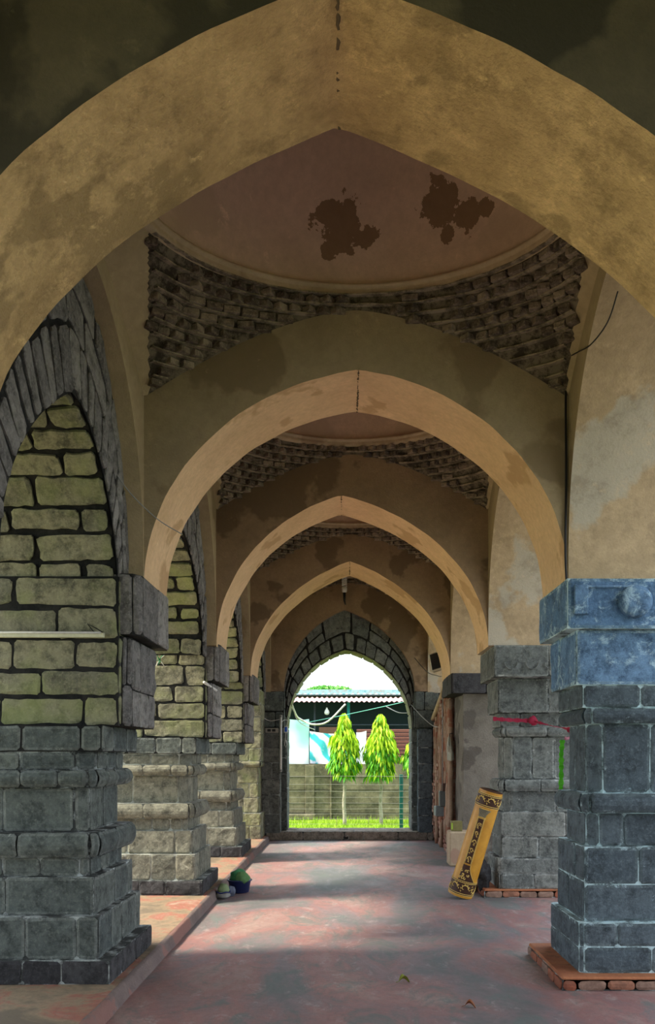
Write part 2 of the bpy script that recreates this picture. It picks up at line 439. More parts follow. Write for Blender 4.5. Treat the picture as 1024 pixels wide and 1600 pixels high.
# ---- transverse arches
names = ['near ochre plaster arch spanning the whole view overhead', 'second plaster arch, seen whole under the nearest dome',
         'third plaster arch down the aisle, with dark damp stains on its face', 'fourth and furthest plaster arch, just before the end wall']
for i, (y0, y1) in enumerate(TY):
    if i == 0: xl, xr, cf, cb = -1.69, 1.75, 1.1, 1.9
    else: xl, xr = XL, XR; cf = cb = (.17, .45, .85)[i-1]
    zs = ZI-.01
    fr, _ = evenly(arch(xl, xr, zs, ZA[i], cf, APX[i], 60), 72); bk, _ = evenly(arch(xl, xr, zs, ZA[i]+.01, cb, APX[i]-.01, 60), 72)
    root = empty('pointed_arch', (.08, y0, ZI), names[i], 'arch', 'plaster arches across the aisle')
    B = MB()
    nS = 10
    def sf(u, v):
        k = u*72; a = int(min(71, math.floor(k))); t = k-a
        p = Vector((fr[a][0]*(1-t)+fr[a+1][0]*t, 0, fr[a][1]*(1-t)+fr[a+1][1]*t)); q = Vector((bk[a][0]*(1-t)+bk[a+1][0]*t, 0, bk[a][1]*(1-t)+bk[a+1][1]*t))
        r = p.lerp(q, v); r.y = y0+(y1-y0)*v
        if 0 < v < 1:
            d = Vector((APX[i]-r.x, 0, 3.0-r.z)).normalized(); r += d*(.012*noise.noise(Vector((r.x*2, r.y*2, r.z*2+i*9)))+.005*noise.noise(r*7))
        else: r += Vector((APX[i]-r.x, 0, 3.0-r.z)).normalized()*.008*noise.noise(Vector((r.x*5, r.y*2, r.z*5+i*9)))
        return r
    B.grid(sf, 72, nS, 0, True)
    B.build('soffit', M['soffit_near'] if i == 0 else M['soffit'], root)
    B = MB()
    def pad(p): return [(-XO, p[0][1])]+[(x, z) for x, z in p]+[(XO, p[-1][1])]
    F0 = [(sf(k/72, 0).x, sf(k/72, 0).z) for k in range(73)]; F1 = [(sf(k/72, 1).x, sf(k/72, 1).z) for k in range(73)]
    columns_face(B, pad(F0), ZT, lambda a, z: Vector((a, y0, z)))
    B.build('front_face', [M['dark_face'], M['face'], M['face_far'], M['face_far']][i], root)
    B = MB(); columns_face(B, pad(F1), ZT, lambda a, z: Vector((a, y1, z)), flip=True)
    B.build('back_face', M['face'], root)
    B = MB()
    pts = []; rr = []
    rn = random.Random(i)
    for k in range(40):
        v = k/39; p = sf(.5, v) ; fx = min(range(73), key=lambda q: abs(F0[q][0]-APX[i]))
        z = F0[fx][1]*(1-v)+F1[fx][1]*v
        pts.append(Vector((APX[i]+rn.uniform(-.004, .004), y0+(y1-y0)*v, z+.002))); rr.append((.0075 if i == 0 else .006)*rn.uniform(.3, 1.8)); pts[-1].z += .001
    B.tube(pts, rr, 6, 0, False)
    B.build('crown_joint', flat('crack filler %d' % i, (.13, .095, .055), .95), root)
# wall behind the viewer with its own arch
B = MB(); pr = arch(-1.62, 1.72, ZI, 4.6, .5)
columns_face(B, [(-XO, 0), (-1.62, 0), (-1.62001, ZI)][:2]+pr+[(1.72, 0), (XO, 0)], 5.4, lambda a, z: Vector((a, -2.5, z)), flip=True)
B.build('wall_back', M['dark_face'], kind='structure')

# ---- side walls of the bays
def long_profile(y0, y1, side):
    y0 += .012; y1 -= .012
    return evenly([(y0, ZI)]+[(a, b) for a, b in arch(y0, y1, ZI+.18, 4.92, .12, None, 30)]+[(y1, ZI)], 56)[0]
for bi, (y0, y1) in enumerate([(-2.5, 3.36)]+BAYS):
    # right wall: a deep plastered arch
    X = XR if bi else 1.75
    pr = long_profile(y0 if bi else .45, y1, 1)
    B = MB()
    full = [(y0, pr[0][1])]+pr+[(y1, pr[-1][1])]
    columns_face(B, full, ZT, lambda a, z: Vector((X, a, z)), 1, flip=False)
    def so(u, v):
        k = u*56; a = int(min(55, k)); t = k-a; yy = pr[a][0]*(1-t)+pr[a+1][0]*t; zz = pr[a][1]*(1-t)+pr[a+1][1]*t
        p = Vector((X+(XO-X)*v, yy, zz))
        if 0 < v: p += Vector((0, (y0+y1)/2-yy, 3.0-zz)).normalized()*.014*noise.noise(p*1.7)
        return p
    B.grid(so, 56, 8, 0, True, flip=True)
    columns_face(B, full, ZT, lambda a, z: Vector((XO, a, z)), 1, flip=True)
    B.build('wall_right', [M['side'], M['face']], kind='structure')
    # left wall: plaster above an arched recess
    X = XL if bi else -1.63; XS = -1.66 if bi else -1.72
    sk = (lambda y: -.17*max(0, (y1-y)/(y1-y0))) if bi == 1 else (lambda y: 0.0)
    B = MB(); prl = pr
    fulll = full
    columns_face(B, fulll, ZT, lambda a, z: Vector((X+sk(a), a, z)), 0, flip=True)
    B.grid(lambda u, v: Vector((X+(XS-.03-X)*v+sk(pr[round(u*56)][0]), pr[round(u*56)][0], pr[round(u*56)][1])), 56, 1, 0, True)
    columns_face(B, fulll, ZT, lambda a, z: Vector((-XO, a, z)), 0, flip=False)
    B.build('wall_left', [M['side_left']], kind='structure')

# ---- stone arches of the left openings
left_labels = ['stone arch over the nearest left opening, mossy blocks with black joints', 'stone arch over the second left opening, yellowish blocks',
               'narrow stone arch over the third left opening', 'last stone arch on the left, beside the end wall', 'stone arch left of the viewer, out of the view']
def stone_arch_in_wall(bi, y0, y1):
    rnd = random.Random(50+bi)
    XS = -1.66; ym = (y0+y1)/2
    ya, yb = y0+.22, y1-.20
    zsp = 2.88
    if bi == 0:
        ya = 4.62; zsp = 2.74; a1 = arch(ya, yb, zsp, 4.03, 4.0, 5.70, 40); a2 = arch(ya, yb, zsp, 4.03, .35, 5.70, 40)
        inner, TI = evenly(a1[:41]+a2[41:], 60)
    else: inner, TI = evenly(arch(ya, yb, zsp, 4.02, .45, ym, 40), 60)
    outer = evenly([(y0, ZI-.14)]+[(a, b) for a, b in arch(y0, y1, ZI+.18, 4.92, .12, None, 30)]+[(y1, ZI-.14)], 60)[0]
    def at(pl, u):
        k = max(0, min(1, u/TI))*60; a = int(min(59, k)); t = k-a
        return pl[a][0]*(1-t)+pl[a+1][0]*t, pl[a][1]*(1-t)+pl[a+1][1]*t
    def fr(u, v):
        a = at(inner, u); b = at(outer, u)
        yy = a[0]*(1-v)+b[0]*v
        return Vector((XS-(.15*max(0, (y1-yy)/(y1-y0)) if bi == 0 else 0), yy, a[1]*(1-v)+b[1]*v))
    root = empty('stone_arch', (XS, ym, zsp), left_labels[bi], 'arch', 'stone arches on the left side')
    B = MB(); rows = []
    br = [0]
    while br[-1] < TI-.12: br.append(br[-1]+rnd.uniform(.12, .17))
    br[-1] = TI; rows.append((0, .42, br))
    br = [0]
    while br[-1] < TI-.3: br.append(br[-1]+rnd.uniform(.22, .42))
    br[-1] = TI; rows.append((.42, .72, br))
    br = [0]
    while br[-1] < TI-.3: br.append(br[-1]+rnd.uniform(.25, .5))
    br[-1] = TI; rows.append((.72, 1.0, br))
    B.grid(lambda u, v: fr(u*TI, v)-Vector((.008, 0, 0)), 80, 3, 1, False)
    stones(B, fr, rows, Vector((1, 0, 0)), .032, .018, rnd)
    B.build('archivolt', [M['stone_ring'], M['mortar_dark']], root)
    B = MB()
    def fs(u, v):
        # u across the wall's depth, v along the curve
        a = at(inner, v); return Vector((XS-.01-u-(.15*max(0, (y1-a[0])/(y1-y0))*(1-u/1.4) if bi == 0 else 0), a[0], a[1]))
    def nn(u, v):
        a = at(inner, v); return Vector((0, ym-a[0], 2.6-a[1]))
    W_ = XO-1.67
    B.grid(lambda u, v: fs(u*W_, v*TI)-nn(0, v*TI).normalized()*.016, 2, 90, 1, False)
    stones(B, fs, courses(0, TI, 0, W_, .205, .50, rnd, .3, .18), nn, .034, .012, rnd, rough=.008, back=.016, bed=False)
    B.build('soffit', [M['stone_green'], M['mortar_dark']], root)
for bi, (y0, y1) in enumerate(BAYS): stone_arch_in_wall(bi, y0, y1)

# ---- domes
def ray_ell(px, py, c, r):
    o = Vector((0, 0, CH)); d = (P(px, py, 1)-o)
    O = Vector([(o[k]-c[k])/r[k] for k in range(3)]); D = Vector([d[k]/r[k] for k in range(3)])
    a = D.dot(D); b = 2*O.dot(D); cc = O.dot(O)-1; t = (-b+math.sqrt(max(0, b*b-4*a*cc)))/(2*a); return o+d*t
dome_labels = ['nearest shallow plaster dome, with two brown damp stains', 'second dome, mostly hidden behind the second arch',
               'third dome, seen as a dark sliver behind the third arch', 'last dome, next to the end wall']
for bi, (y0, y1) in enumerate(BAYS):
    cx, cyy = .08, (y0+y1)/2; hx, hy = (XR-XL)/2, (y1-y0)/2
    rx, ry = hx-.16, hy-.012; zr = ZRING[bi]; H = 1.30
    root = empty('dome', (cx, cyy, ZCOR[bi]), dome_labels[bi], 'dome', 'domes over the aisle')
    spots = None
    if bi == 0:
        c = (cx, cyy, zr+.04); r = (rx, ry, H)
        spots = [(ray_ell(a, b, c, r), s) for a, b, s in ((530, 345, .20), (533, 380, .13), (575, 368, .09), (512, 392, .08), (690, 315, .17), (730, 335, .12), (700, 365, .06), (760, 325, .07))]
        spots = [(tuple(p), s) for p, s in spots]
    md = plaster('dome plaster %d' % bi, (.68, .50, .36), (.57, .42, .30), (.48, .36, .25), .25, 1, .25, spots)
    B = MB()
    def sh(u, v):
        a = 2*PI*u; e = PI/2*v; return Vector((cx+rx*math.cos(e)*math.cos(a), cyy+ry*math.cos(e)*math.sin(a), zr+.04+H*math.sin(e)))
    B.grid(sh, 96, 24, 0, True, flip=True); B.build('shell', md, root)
    B = MB()
    def rg(u, v):
        a = 2*PI*u; prof = [(1.03, -.06), (.99, -.05), (.985, -.03), (.987, -.01), (.987, .0), (.972, .006), (.972, .03), (1.0, .042)]
        q = prof[min(7, round(v*7))]; return Vector((cx+rx*q[0]*math.cos(a), cyy+ry*q[0]*math.sin(a), zr+q[1]))
    B.grid(rg, 128, 7, 0, True, flip=True); B.build('ring', plaster('ring plaster %d' % bi, (.58, .45, .30), (.44, .34, .22), (.33, .23, .15), .2), root)
    for sx in (-1, 1):
        for sy in (-1, 1):
            rnd = random.Random(bi*7+sx*2+sy)
            def Bp(th):
                c, s = math.cos(th), math.sin(th); k = min(hx/max(c, 1e-6), hy/max(s, 1e-6)); x, y = k*c, k*s
                if x >= hx-1e-6: t = y/hy
                else: t = x/hx
                zb = ZMID[bi]-(ZMID[bi]-ZCOR[bi])*abs(t)**1.6
                return Vector((x, y, zb))
            def S(th, s):
                b = Bp(th); p = Vector((rx*math.cos(th), ry*math.sin(th), zr-.03))
                q = b.lerp(p, s); k = 1-.06*math.sin(PI*s)*(1 if b.z < ZMID[bi]-.2 else .3)
                q = Vector((q.x*(2-k) if False else q.x, q.y, q.z))
                r = Vector((cx+sx*q.x, cyy+sy*q.y, q.z))
                if bi == 0 and sx < 0: r.x -= .17*max(0, (y1-r.y)/(y1-y0))*(1-s)*max(0, min(1, (XL+.25-r.x)/.25))
                return r
            B = MB()
            B.grid(lambda u, v: S(PI/2*u, v), 120, 24, 1, False, flip=(sx*sy > 0))
            smooth_side = lambda p: (p.x < XL+.035+.22*abs((y1 if sy > 0 else y0)-p.y)) if sx < 0 else (p.x > XR-.02-.09*abs((y1 if sy > 0 else y0)-p.y))
            for q_ in range(len(B.f)):
                if smooth_side(sum((Vector(B.v[k]) for k in B.f[q_]), Vector())/4): B.m[q_] = 3
            z = ZCOR[bi]+.02; row = 0
            while z < zr-.05:
                # angles where this height lies on the surface
                th = 0.0; saw = (noise.noise(Vector((row*.45, sx*3+bi, sy))) > -.12)
                last = None
                N = 260
                for k in range(N+1):
                    th = PI/2*k/N; b = Bp(th); s = (z-b.z)/max(1e-4, (zr-.03-b.z))
                    if s < .0 or s > .985: last = None; continue
                    p = S(th, s)
                    step = .108 if saw else .135
                    if last is None or (p-last).length >= step:
                        last = p
                        if k < 2 or k > N-2 or smooth_side(p): continue
                        q = S(PI/2*(k+1)/N, s); tg = (q-p); tg.z = 0
                        if tg.length < 1e-6: continue
                        ang = math.atan2(tg.y, tg.x)
                        if noise.noise(p*2.3+Vector((5, 0, bi))) > .33: continue       # bricks lost under a smear of render
                        rot = ang+(PI/4 if saw else 0)+rnd.uniform(-.16, .16)
                        R = Matrix.Rotation(rot, 3, 'Z') @ Matrix.Rotation(rnd.uniform(-.1, .1), 3, 'X')
                        inw = Vector((cx-p.x, cyy-p.y, 0)).normalized()
                        if saw: B.box(p+inw*rnd.uniform(-.012, .012), (.088, .088, .046), R, 0, .004)
                        else: B.box(p+inw*rnd.uniform(-.01, .016), (.120, .08, .046), R, 0, .004)
                sh_ = []
                for k in range(61):
                    th = PI/2*k/60; b = Bp(th); s = (z+.035-b.z)/max(1e-4, (zr-.03-b.z))
                    if 0 <= s <= .97:
                        p = S(th, s); inw = Vector((cx-p.x, cyy-p.y, 0)).normalized(); w_ = .040+.014*noise.noise(p*8)
                        if smooth_side(p): continue
                        sh_.append((p-inw*.02, p+inw*w_+Vector((0, 0, .004*noise.noise(p*11)))))
                    else:
                        if len(sh_) > 1: break
                for (a1, b1), (a2, b2) in zip(sh_, sh_[1:]):
                    if (a2-a1).length > .3: continue
                    up = Vector((0, 0, .010)); B.add([a1, b1, b2, a2, a1+up, b1+up, b2+up, a2+up], [(0, 1, 2, 3), (7, 6, 5, 4), (1, 5, 6, 2)], 2)
                z += .070; row += 1
            B.build('pendentive', [M['pbrick'], M['pmortar'], M['pshelf'], M['side_left']], root)

# ------------------------------------------------------------------ piers
LAYL = [  # name, z0, z1, aisle face x, front y offset, back y offset, chamfer, stone rows h, len
    ('footing', .10, .27, 1.66, -.16, .20, 0, .17, .34), ('plinth', .27, .57, 1.75, -.12, .16, 0, .30, .36),
    ('base', .57, .84, 1.80, -.05, .10, 0, .27, .50), ('lower_shaft', .84, .98, 1.86, .0, .04, .06, .14, .26),
    ('moulding', .98, 1.16, 1.78, -.07, .10, .05, .18, .55), ('shaft', 1.16, 1.48, 1.88, .04, .0, .09, .32, .42),
    ('moulding', 1.48, 1.61, 1.80, -.04, .05, .05, .13, .30), ('necking', 1.61, 1.74, 1.83, .0, .02, .12, .13, .32),
    ('capital', 1.74, 1.93, 1.755, -.02, .06, 0, .19, .36), ('bracket_block', 1.93, ZI, 1.66, .08, .04, 0, .22, .50)]
LAYR = [
    ('plinth', .10, .47, 1.74, -.04, .20, .03, .185, .60), ('base', .47, 1.03, 1.79, .02, .12, 0, .28, .56),
    ('lower_shaft', 1.03, 1.28, 1.83, .06, .06, .08, .25, .40), ('moulding', 1.28, 1.43, 1.77, -.02, .12, .05, .15, .62),
    ('shaft', 1.43, 1.95, 1.84, .07, .04, .10, .52, .34), ('moulding', 1.95, 2.07, 1.80, .0, .08, .04, .12, .55),
    ('necking', 2.07, 2.24, 1.78, .03, .05, 0, .17, .40), ('capital', 2.24, 2.65, 1.73, .02, .1, 0, .41, .55),
    ('impost', 2.65, ZI, 1.64, -.06, .15, 0, .37, .65)]
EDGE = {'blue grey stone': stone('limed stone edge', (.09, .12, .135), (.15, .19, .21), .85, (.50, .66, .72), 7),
        'pale blue stone': stone('limed blue edge', (.14, .26, .40), (.20, .32, .46), 1.25, (.52, .70, .80), 7),  # lime edges carrying the same skylight blue
        'slate grey stone': stone('limed grey edge', (.16, .18, .175), (.27, .285, .27), .9, (.55, .58, .56), 7),
        'grey stone': stone('worn stone edge', (.12, .14, .14), (.21, .23, .21), .7, (.45, .50, .46), 7)}
def pier(side, yf, yb, layers, label, seed, sm, mms, zscale=None, xo=2.95, shift=0.0, special=None):
    root = empty('stone_pier', (side*2.3, yf, 0), label, 'pier', 'stone piers along the aisle')
    rnd = random.Random(seed)
    for (nm, z0, z1, xf, df, db, ch, rh, rl) in layers:
        B = MB(); xf = xf+shift
        y0, y1 = yf+df, yb+db
        plan = [(xo, y0)]
        if ch: plan += [(xf+ch, y0), (xf, y0+ch)]
        else: plan += [(xf, y0)]
        if ch: plan += [(xf, y1-ch), (xf+ch, y1)]
        else: plan += [(xf, y1)]
        plan += [(xo, y1)]
        plan = [(side*a, b) for a, b in plan]
        mm = 1
        for (a, b) in zip(plan, plan[1:]):
            A = Vector((a[0], a[1], 0)); D_ = Vector((b[0], b[1], 0))-A; L = D_.length
            if L < .02: continue
            d = D_/L; n = d.cross(Vector((0, 0, 1)))
            ctr = Vector((side*2.4, (y0+y1)/2, 0))
            if n.dot(A+D_*.5-ctr) < 0: n = -n
            f = lambda u, v, A=A, d=d: A+d*u+Vector((0, 0, v))
            if nm == 'moulding':
                ht = z1-z0; f2 = lambda u, v, A=A, d=d, n=n: A+d*u+Vector((0, 0, v))+n*(.035*math.sin(PI*max(0, min(1, (v-z0)/ht)))-.01)
                stones(B, f2, courses(z0, z1, 0, L, rh, rl, rnd, .2), n, .008, .012, rnd, res=.035, rough=.006, back=.0, me=2)
            else:
                stones(B, f, courses(z0, z1, 0, L, rh, min(rl, L+.01), rnd, .25, .15 if rh < .3 else .05), n, .026 if z0 > 1.9 and side < 0 else .010, .009, rnd, rough=.007, me=2)
        N = len(plan)
        vs = [(p[0], p[1], z) for z in (z0+.001, z1-.001) for p in plan]
        t = tuple(range(N)); u = tuple(range(N, 2*N))
        B.add(vs, [t if side > 0 else t[::-1], u[::-1] if side > 0 else u], 1)
        B.add([(side*xo, y0, z0), (side*xo, y1, z0), (side*xo, y1, z1), (side*xo, y0, z1)], [(0, 1, 2, 3) if side > 0 else (3, 2, 1, 0)], 1)
        s_, m_ = sm, mms
        if callable(special):
            r = special(nm, z0)
            if r: s_, m_ = r
        B.build(nm, [s_, m_, EDGE.get(s_.name, s_)], root)
    return root
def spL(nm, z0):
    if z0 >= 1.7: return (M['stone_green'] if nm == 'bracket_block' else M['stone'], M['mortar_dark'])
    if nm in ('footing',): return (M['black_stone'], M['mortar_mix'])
def corbel(root, side, yf, yb, seed):                           # carved block under the arch's foot, on the aisle side
    rnd = random.Random(seed)
    for (nm, z0, z1, xf, a, b) in (('impost', 2.60, ZI+.03, 1.515, yf+.13, yb+.16), ('corbel', 1.93, 2.59, 1.60, yf+.14, yb+.02)):
        B = MB()
        for (p, q) in (((1.80, a), (xf+.05, a)), ((xf+.05, a), (xf, a+.09)), ((xf, a+.09), (xf, b)), ((xf, b), (1.80, b))):
            A = Vector((side*p[0], p[1], 0)); D_ = Vector((side*q[0], q[1], 0))-A; L = D_.length; d = D_/L; n = d.cross(Vector((0, 0, 1)))
            if n.dot(A+D_*.5-Vector((side*1.9, (a+b)/2, 0))) < 0: n = -n
            f = lambda u, v, A=A, d=d: A+d*u+Vector((0, 0, v))
            stones(B, f, courses(z0, z1, 0, L, .37 if nm == 'impost' else .3, min(L+.01, .5), rnd, .2, .2), n, .012, .016, rnd, rough=.012, res=.04)
        pl = [(1.8, a), (xf+.05, a), (xf, a+.09), (xf, b), (1.8, b)]
        vs = [(side*x, y, z) for z in (z0, z1) for x, y in pl]
        B.add(vs, [(4, 3, 2, 1, 0) if side < 0 else (0, 1, 2, 3, 4), (5, 6, 7, 8, 9) if side < 0 else (9, 8, 7, 6, 5)], 1)
        B.build(nm, [M['stone_ring'], M['mortar_dark']], root)
lp = [(6.46, 7.45, 'nearest left stone pier, grey-green blocks with a pale batten across it'), (10.52, 11.45, 'second left stone pier, yellow-grey blocks, beside the blue basin'),
      (14.45, 15.5, 'third left stone pier, pale with white joints')]
for k, (a, b, lb) in enumerate(lp):
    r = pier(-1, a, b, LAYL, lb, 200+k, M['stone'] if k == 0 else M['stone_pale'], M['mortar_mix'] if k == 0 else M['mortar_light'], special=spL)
    corbel(r, -1, a, b, 300+k)
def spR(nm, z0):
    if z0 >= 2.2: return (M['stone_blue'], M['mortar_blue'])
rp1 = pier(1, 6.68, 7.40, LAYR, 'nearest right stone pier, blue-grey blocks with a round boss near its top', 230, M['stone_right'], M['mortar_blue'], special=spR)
LAYR2 = [(a, b, c, d, (e if a not in ('impost', 'capital') else e-(.30 if a == 'impost' else .12)), f, g, h, i) for a, b, c, d, e, f, g, h, i in LAYR]
rp2 = pier(1, 10.93, 11.50, LAYR2, 'second right stone pier, grey blocks tied round with a red ribbon', 231, M['stone_right2'], M['mortar_mix'], shift=.12)
# far left pier half buried in the end wall corner and pillars beside the viewer
pier(-1, -.6, .35, [('shaft', 0, ZI, 1.72, 0, 0, 0, .3, .4)], 'plain pier on the left beside the viewer, outside the picture', 240, M['stone'], M['mortar_mix'])
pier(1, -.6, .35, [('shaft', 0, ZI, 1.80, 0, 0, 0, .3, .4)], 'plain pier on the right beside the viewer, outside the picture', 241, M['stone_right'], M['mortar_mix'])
pier(-1, 3.36, 4.1, LAYL, 'left pier under the near ochre arch, outside the picture', 242, M['stone'], M['mortar_mix'])
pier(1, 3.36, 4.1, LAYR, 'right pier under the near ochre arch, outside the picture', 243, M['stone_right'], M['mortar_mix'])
# carved details on the near right pier: round boss, corner tabs, pointed panel
B = MB()
bc = Vector((2.135, 6.59, 2.845))
B.lathe([(0, .05), (.07, .049), (.10, .043), (.118, .028), (.122, -.03)][::-1], bc, 28, 0, Matrix.Rotation(PI/2, 3, 'X'))
B.build('boss', M['stone_blue'], rp1)
for nm, c, d in (('raised_band', (1.92, 6.595, 2.955), (.34, .02, .018)), ('raised_band', (1.735, 6.595, 2.86), (.10, .03, .22))):
    B = MB(); B.box(c, d, None, 0, .006); B.build(nm, M['stone_blue'], rp1)
for x in (1.95, 2.20, 2.42):
    B = MB(); c = Vector((x, 10.55, 2.83))
    B.tube([c+Vector((.075*math.cos(a), -.004, .085*math.sin(a)-.01)) for a in [PI*(1+k/10) for k in range(11)]], .007, 6)
    B.build('carved_arc', M['stone_right2'], rp2)
# red brick kerbs under the right piers
def brickmat(name, a, b_, c2):
    m, t, n, b = mat(name, .9); g = n.new('ShaderNodeNewGeometry')
    c = ramp(t, g.outputs['Random Per Island'], [(0, a), (.6, b_), (1, c2)])
    w = tex(t, 12, 9, .75); c = mix(t, ramp(t, w, [(.4, .55), (.62, 0.0)]), c, (.10, .06, .045))
    t.links.new(c, b.inputs['Base Color']); bump(t, b, w, .7, .015); return m
M['redbrick'] = brickmat('red brick', (.30, .09, .05), (.36, .14, .08), (.28, .20, .16))
M['redtop'] = plaster('red kerb render', (.42, .17, .08), (.30, .10, .05), (.2, .09, .05), .3, 3)
for k, (x0, y0, y1, h, lb) in enumerate(((1.56, 6.50, 7.72, .10, 'orange-red brick kerb under the nearest right pier'), (1.66, 10.82, 11.9, .10, 'dull red brick kerb under the second right pier'))):
    B = MB(); rnd = random.Random(400+k)
    B.box((x0+.02+(2.95-x0-.02)/2, (y0+.02+y1)/2, h/2), (2.95-x0-.02, y1-y0-.02, h), None, 1, .01)
    f = lambda u, v: Vector((2.95-u, y0+.02, v)); stones(B, f, [(0.0, h*.8, [i*.21 for i in range(int((2.95-x0)/.21)+1)]+[2.95-x0-.02])], Vector((0, -1, 0)), .012, .016, rnd, ms=0, mm=2)
    f = lambda u, v: Vector((x0+.02, y0+.02+u, v)); stones(B, f, [(0.0, h*.8, [i*.21 for i in range(int((y1-y0-.05)/.21)+1)]+[y1-y0-.02])], Vector((-1, 0, 0)), .012, .016, rnd, ms=0, mm=2)
    o = B.build('brick_kerb', [M['redbrick'], M['redtop'], M['mortar_mix']]); tag(o, lb, 'kerb', 'brick kerbs under the right piers')

# ---- third right pier: black impost over a cement rendered block, broken brickwork beyond
root = empty('rendered_pier', (2.3, 14.3, 0), 'third right pier, rough grey cement render under a sooty black impost', 'pier')
B = MB(); rnd = random.Random(77)
for (A, d, L, n) in ((Vector((1.70, 14.3, 0)), Vector((1, 0, 0)), 1.25, Vector((0, -1, 0))), (Vector((1.70, 14.3, 0)), Vector((0, 1, 0)), 1.3, Vector((-1, 0, 0)))):
    stones(B, lambda u, v, A=A, d=d: A+d*u+Vector((0, 0, v)), courses(2.72, ZI+.02, 0, L, .3, .6, rnd), n, .008, .014, rnd)
B.box((2.33, 14.95, 2.87), (1.25, 1.28, .29), None, 1); B.build('impost', [M['black_stone'], M['mortar_dark']], root)
B = MB()
cem = plaster('cement render', (.22, .20, .17), (.15, .135, .115), (.085, .075, .065), .55, 2.2, .9)
def cf(u, v):
    p = Vector((1.90+1.05*u, 14.42, 2.72*v)); p.y += .05*noise.noise(p*1.6)+.02*noise.noise(p*6); return p
B.grid(cf, 30, 60, 0, True)
def cs(u, v):
    p = Vector((1.90, 14.42+1.1*u, 2.72*v)); p.x += (.04*noise.noise(p*1.6)+.015*noise.noise(p*6))*(1 if u > 0 else 0)
    if u == 0: p.y += .05*noise.noise(Vector((1.9, 14.42, p.z))*1.6)+.02*noise.noise(Vector((1.9, 14.42, p.z))*6)
    return p
B.grid(cs, 20, 60, 0, True, flip=True)
B.build('cement_render', cem, root)
# broken brick infill with a curved top between the third pier and the end wall
B = MB(); rnd = random.Random(78)
def topz(y): return 2.62+.42*math.sin(PI*max(0, min(1, (y-14.6)/(YE+1.6-14.6))))**.7 if y < 16.2 else 2.95-.22*(y-16.2)
z = 0.0
while z < 3.0:
    y = 15.5
    while y < YE:
        L = rnd.uniform(.17, .24)
        if z < topz(y)-.02:
            dx = .07*noise.noise(Vector((0, y*2.2, z*.7)))+.03*noise.noise(Vector((3, y*7, z*3)))+rnd.uniform(-.02, .02)
            vert = 1 if noise.noise(Vector((9, y*1.3, z*.4))) > .1 else 0
            B.box((1.90+dx, y+L/2, z+.03), (.16, L-.012, .058), Matrix.Rotation(rnd.uniform(-.05, .05), 3, 'Z'), 0, .005)
        y += L
    z += .066
def bk_(u, v):
    y = 15.4+(YE+.3-15.4)*u; return Vector((1.93, y, topz(y)*v))
B.grid(bk_, 30, 20, 1, False, flip=True)
def rib(y, r, dx, z0, z1, m):
    B.tube([Vector((1.81+dx+.008*noise.noise(Vector((y, k*.9, 0))), y, z0+(z1-z0)*k/14)) for k in range(15)], [r*random.Random(k*7+int(y*10)).uniform(.75, 1.2) for k in range(15)], 7, m)
for (y, r, z0, z1) in ((15.45, .05, .5, 2.7), (15.62, .035, 0, 2.7), (15.8, .05, .2, 2.72), (16.15, .04, .3, 2.8), (16.45, .03, .9, 2.85), (16.9, .045, .0, 2.8), (17.3, .03, .6, 2.7), (17.7, .04, .0, 2.5), (18.1, .03, .4, 2.4)):
    rib(y, r, 0, z0, z1, 2)
B.add([(1.81, 15.5, 2.62), (1.81, 15.5, 2.62), (1.81, 15.5, 2.62)], [], 2)
M['oldbrick'] = brickmat('crumbling brick', (.26, .11, .075), (.36, .18, .13), (.42, .33, .26))
M['oldrib'] = plaster('old plaster ribs', (.46, .33, .24), (.30, .19, .13), (.28, .10, .06), .5, 3, .8)
o = B.build('wall_right_brick_infill', [M['oldbrick'], M['mortar_mix'], M['oldrib']], kind='structure')
B = MB(); B.box((2.55, 16.9, 1.5), (.9, 4.2, 3.0)); B.build('wall_right_core', M['face'], kind='structure')
# curved plaster lip above the infill
B = MB(); B.tube([Vector((1.80, 15.3+(YE-15.3)*k/20, topz(15.3+(YE-15.3)*k/20)+.01)) for k in range(21)], .05, 8)
B.build('trim_1', M['side'], kind='structure')

# ------------------------------------------------------------------ end wall
YS = YE+.16
B = MB()
rec = evenly(arch(-1.27, 1.43, 3.05, 4.74, .75, -.02, 40), 60)[0]
columns_face(B, [(-XO, 3.05)]+rec+[(XO, 3.05)], ZT, lambda a, z: Vector((a, YE, z)))
B.grid(lambda u, v: Vector((rec[round(u*60)][0], YE+.2*v, rec[round(u*60)][1])), 60, 1, 0, True)
B.build('wall_end', M['face_far'], kind='structure')
root = empty('stone_gateway', (.08, YS, 0), 'stone arched gateway in the end wall, opening onto the green yard', 'gateway')
B = MB(); rnd = random.Random(90)
inn, TI = evenly(arch(-1.22, 1.38, 2.30, 3.93, .25, .03, 40), 60)
out = evenly([(-1.30, 2.30), (-1.30, 3.0)]+arch(-1.30, 1.46, 3.05, 4.78, .75, -.02, 40)+[(1.46, 3.0), (1.46, 2.3)], 60)[0]
def at(pl, u):
    k = max(0, min(1, u/TI))*60; a = int(min(59, k)); t = k-a
    return pl[a][0]*(1-t)+pl[a+1][0]*t, pl[a][1]*(1-t)+pl[a+1][1]*t
def fr(u, v):
    a = at(inn, u); b = at(out, u); w = 2*v
    r = Vector((b[0]-a[0], 0, b[1]-a[1]))
    return Vector((a[0]+r.x*v, YS, a[1]+r.z*v))
rows = []
for (v0, v1, l0, l1) in ((0, .42, .20, .28), (.42, 1.0, .32, .6)):
    br = [0]
    while br[-1] < TI-l0: br.append(br[-1]+rnd.uniform(l0, l1))
    br[-1] = TI; rows.append((v0, v1, br))
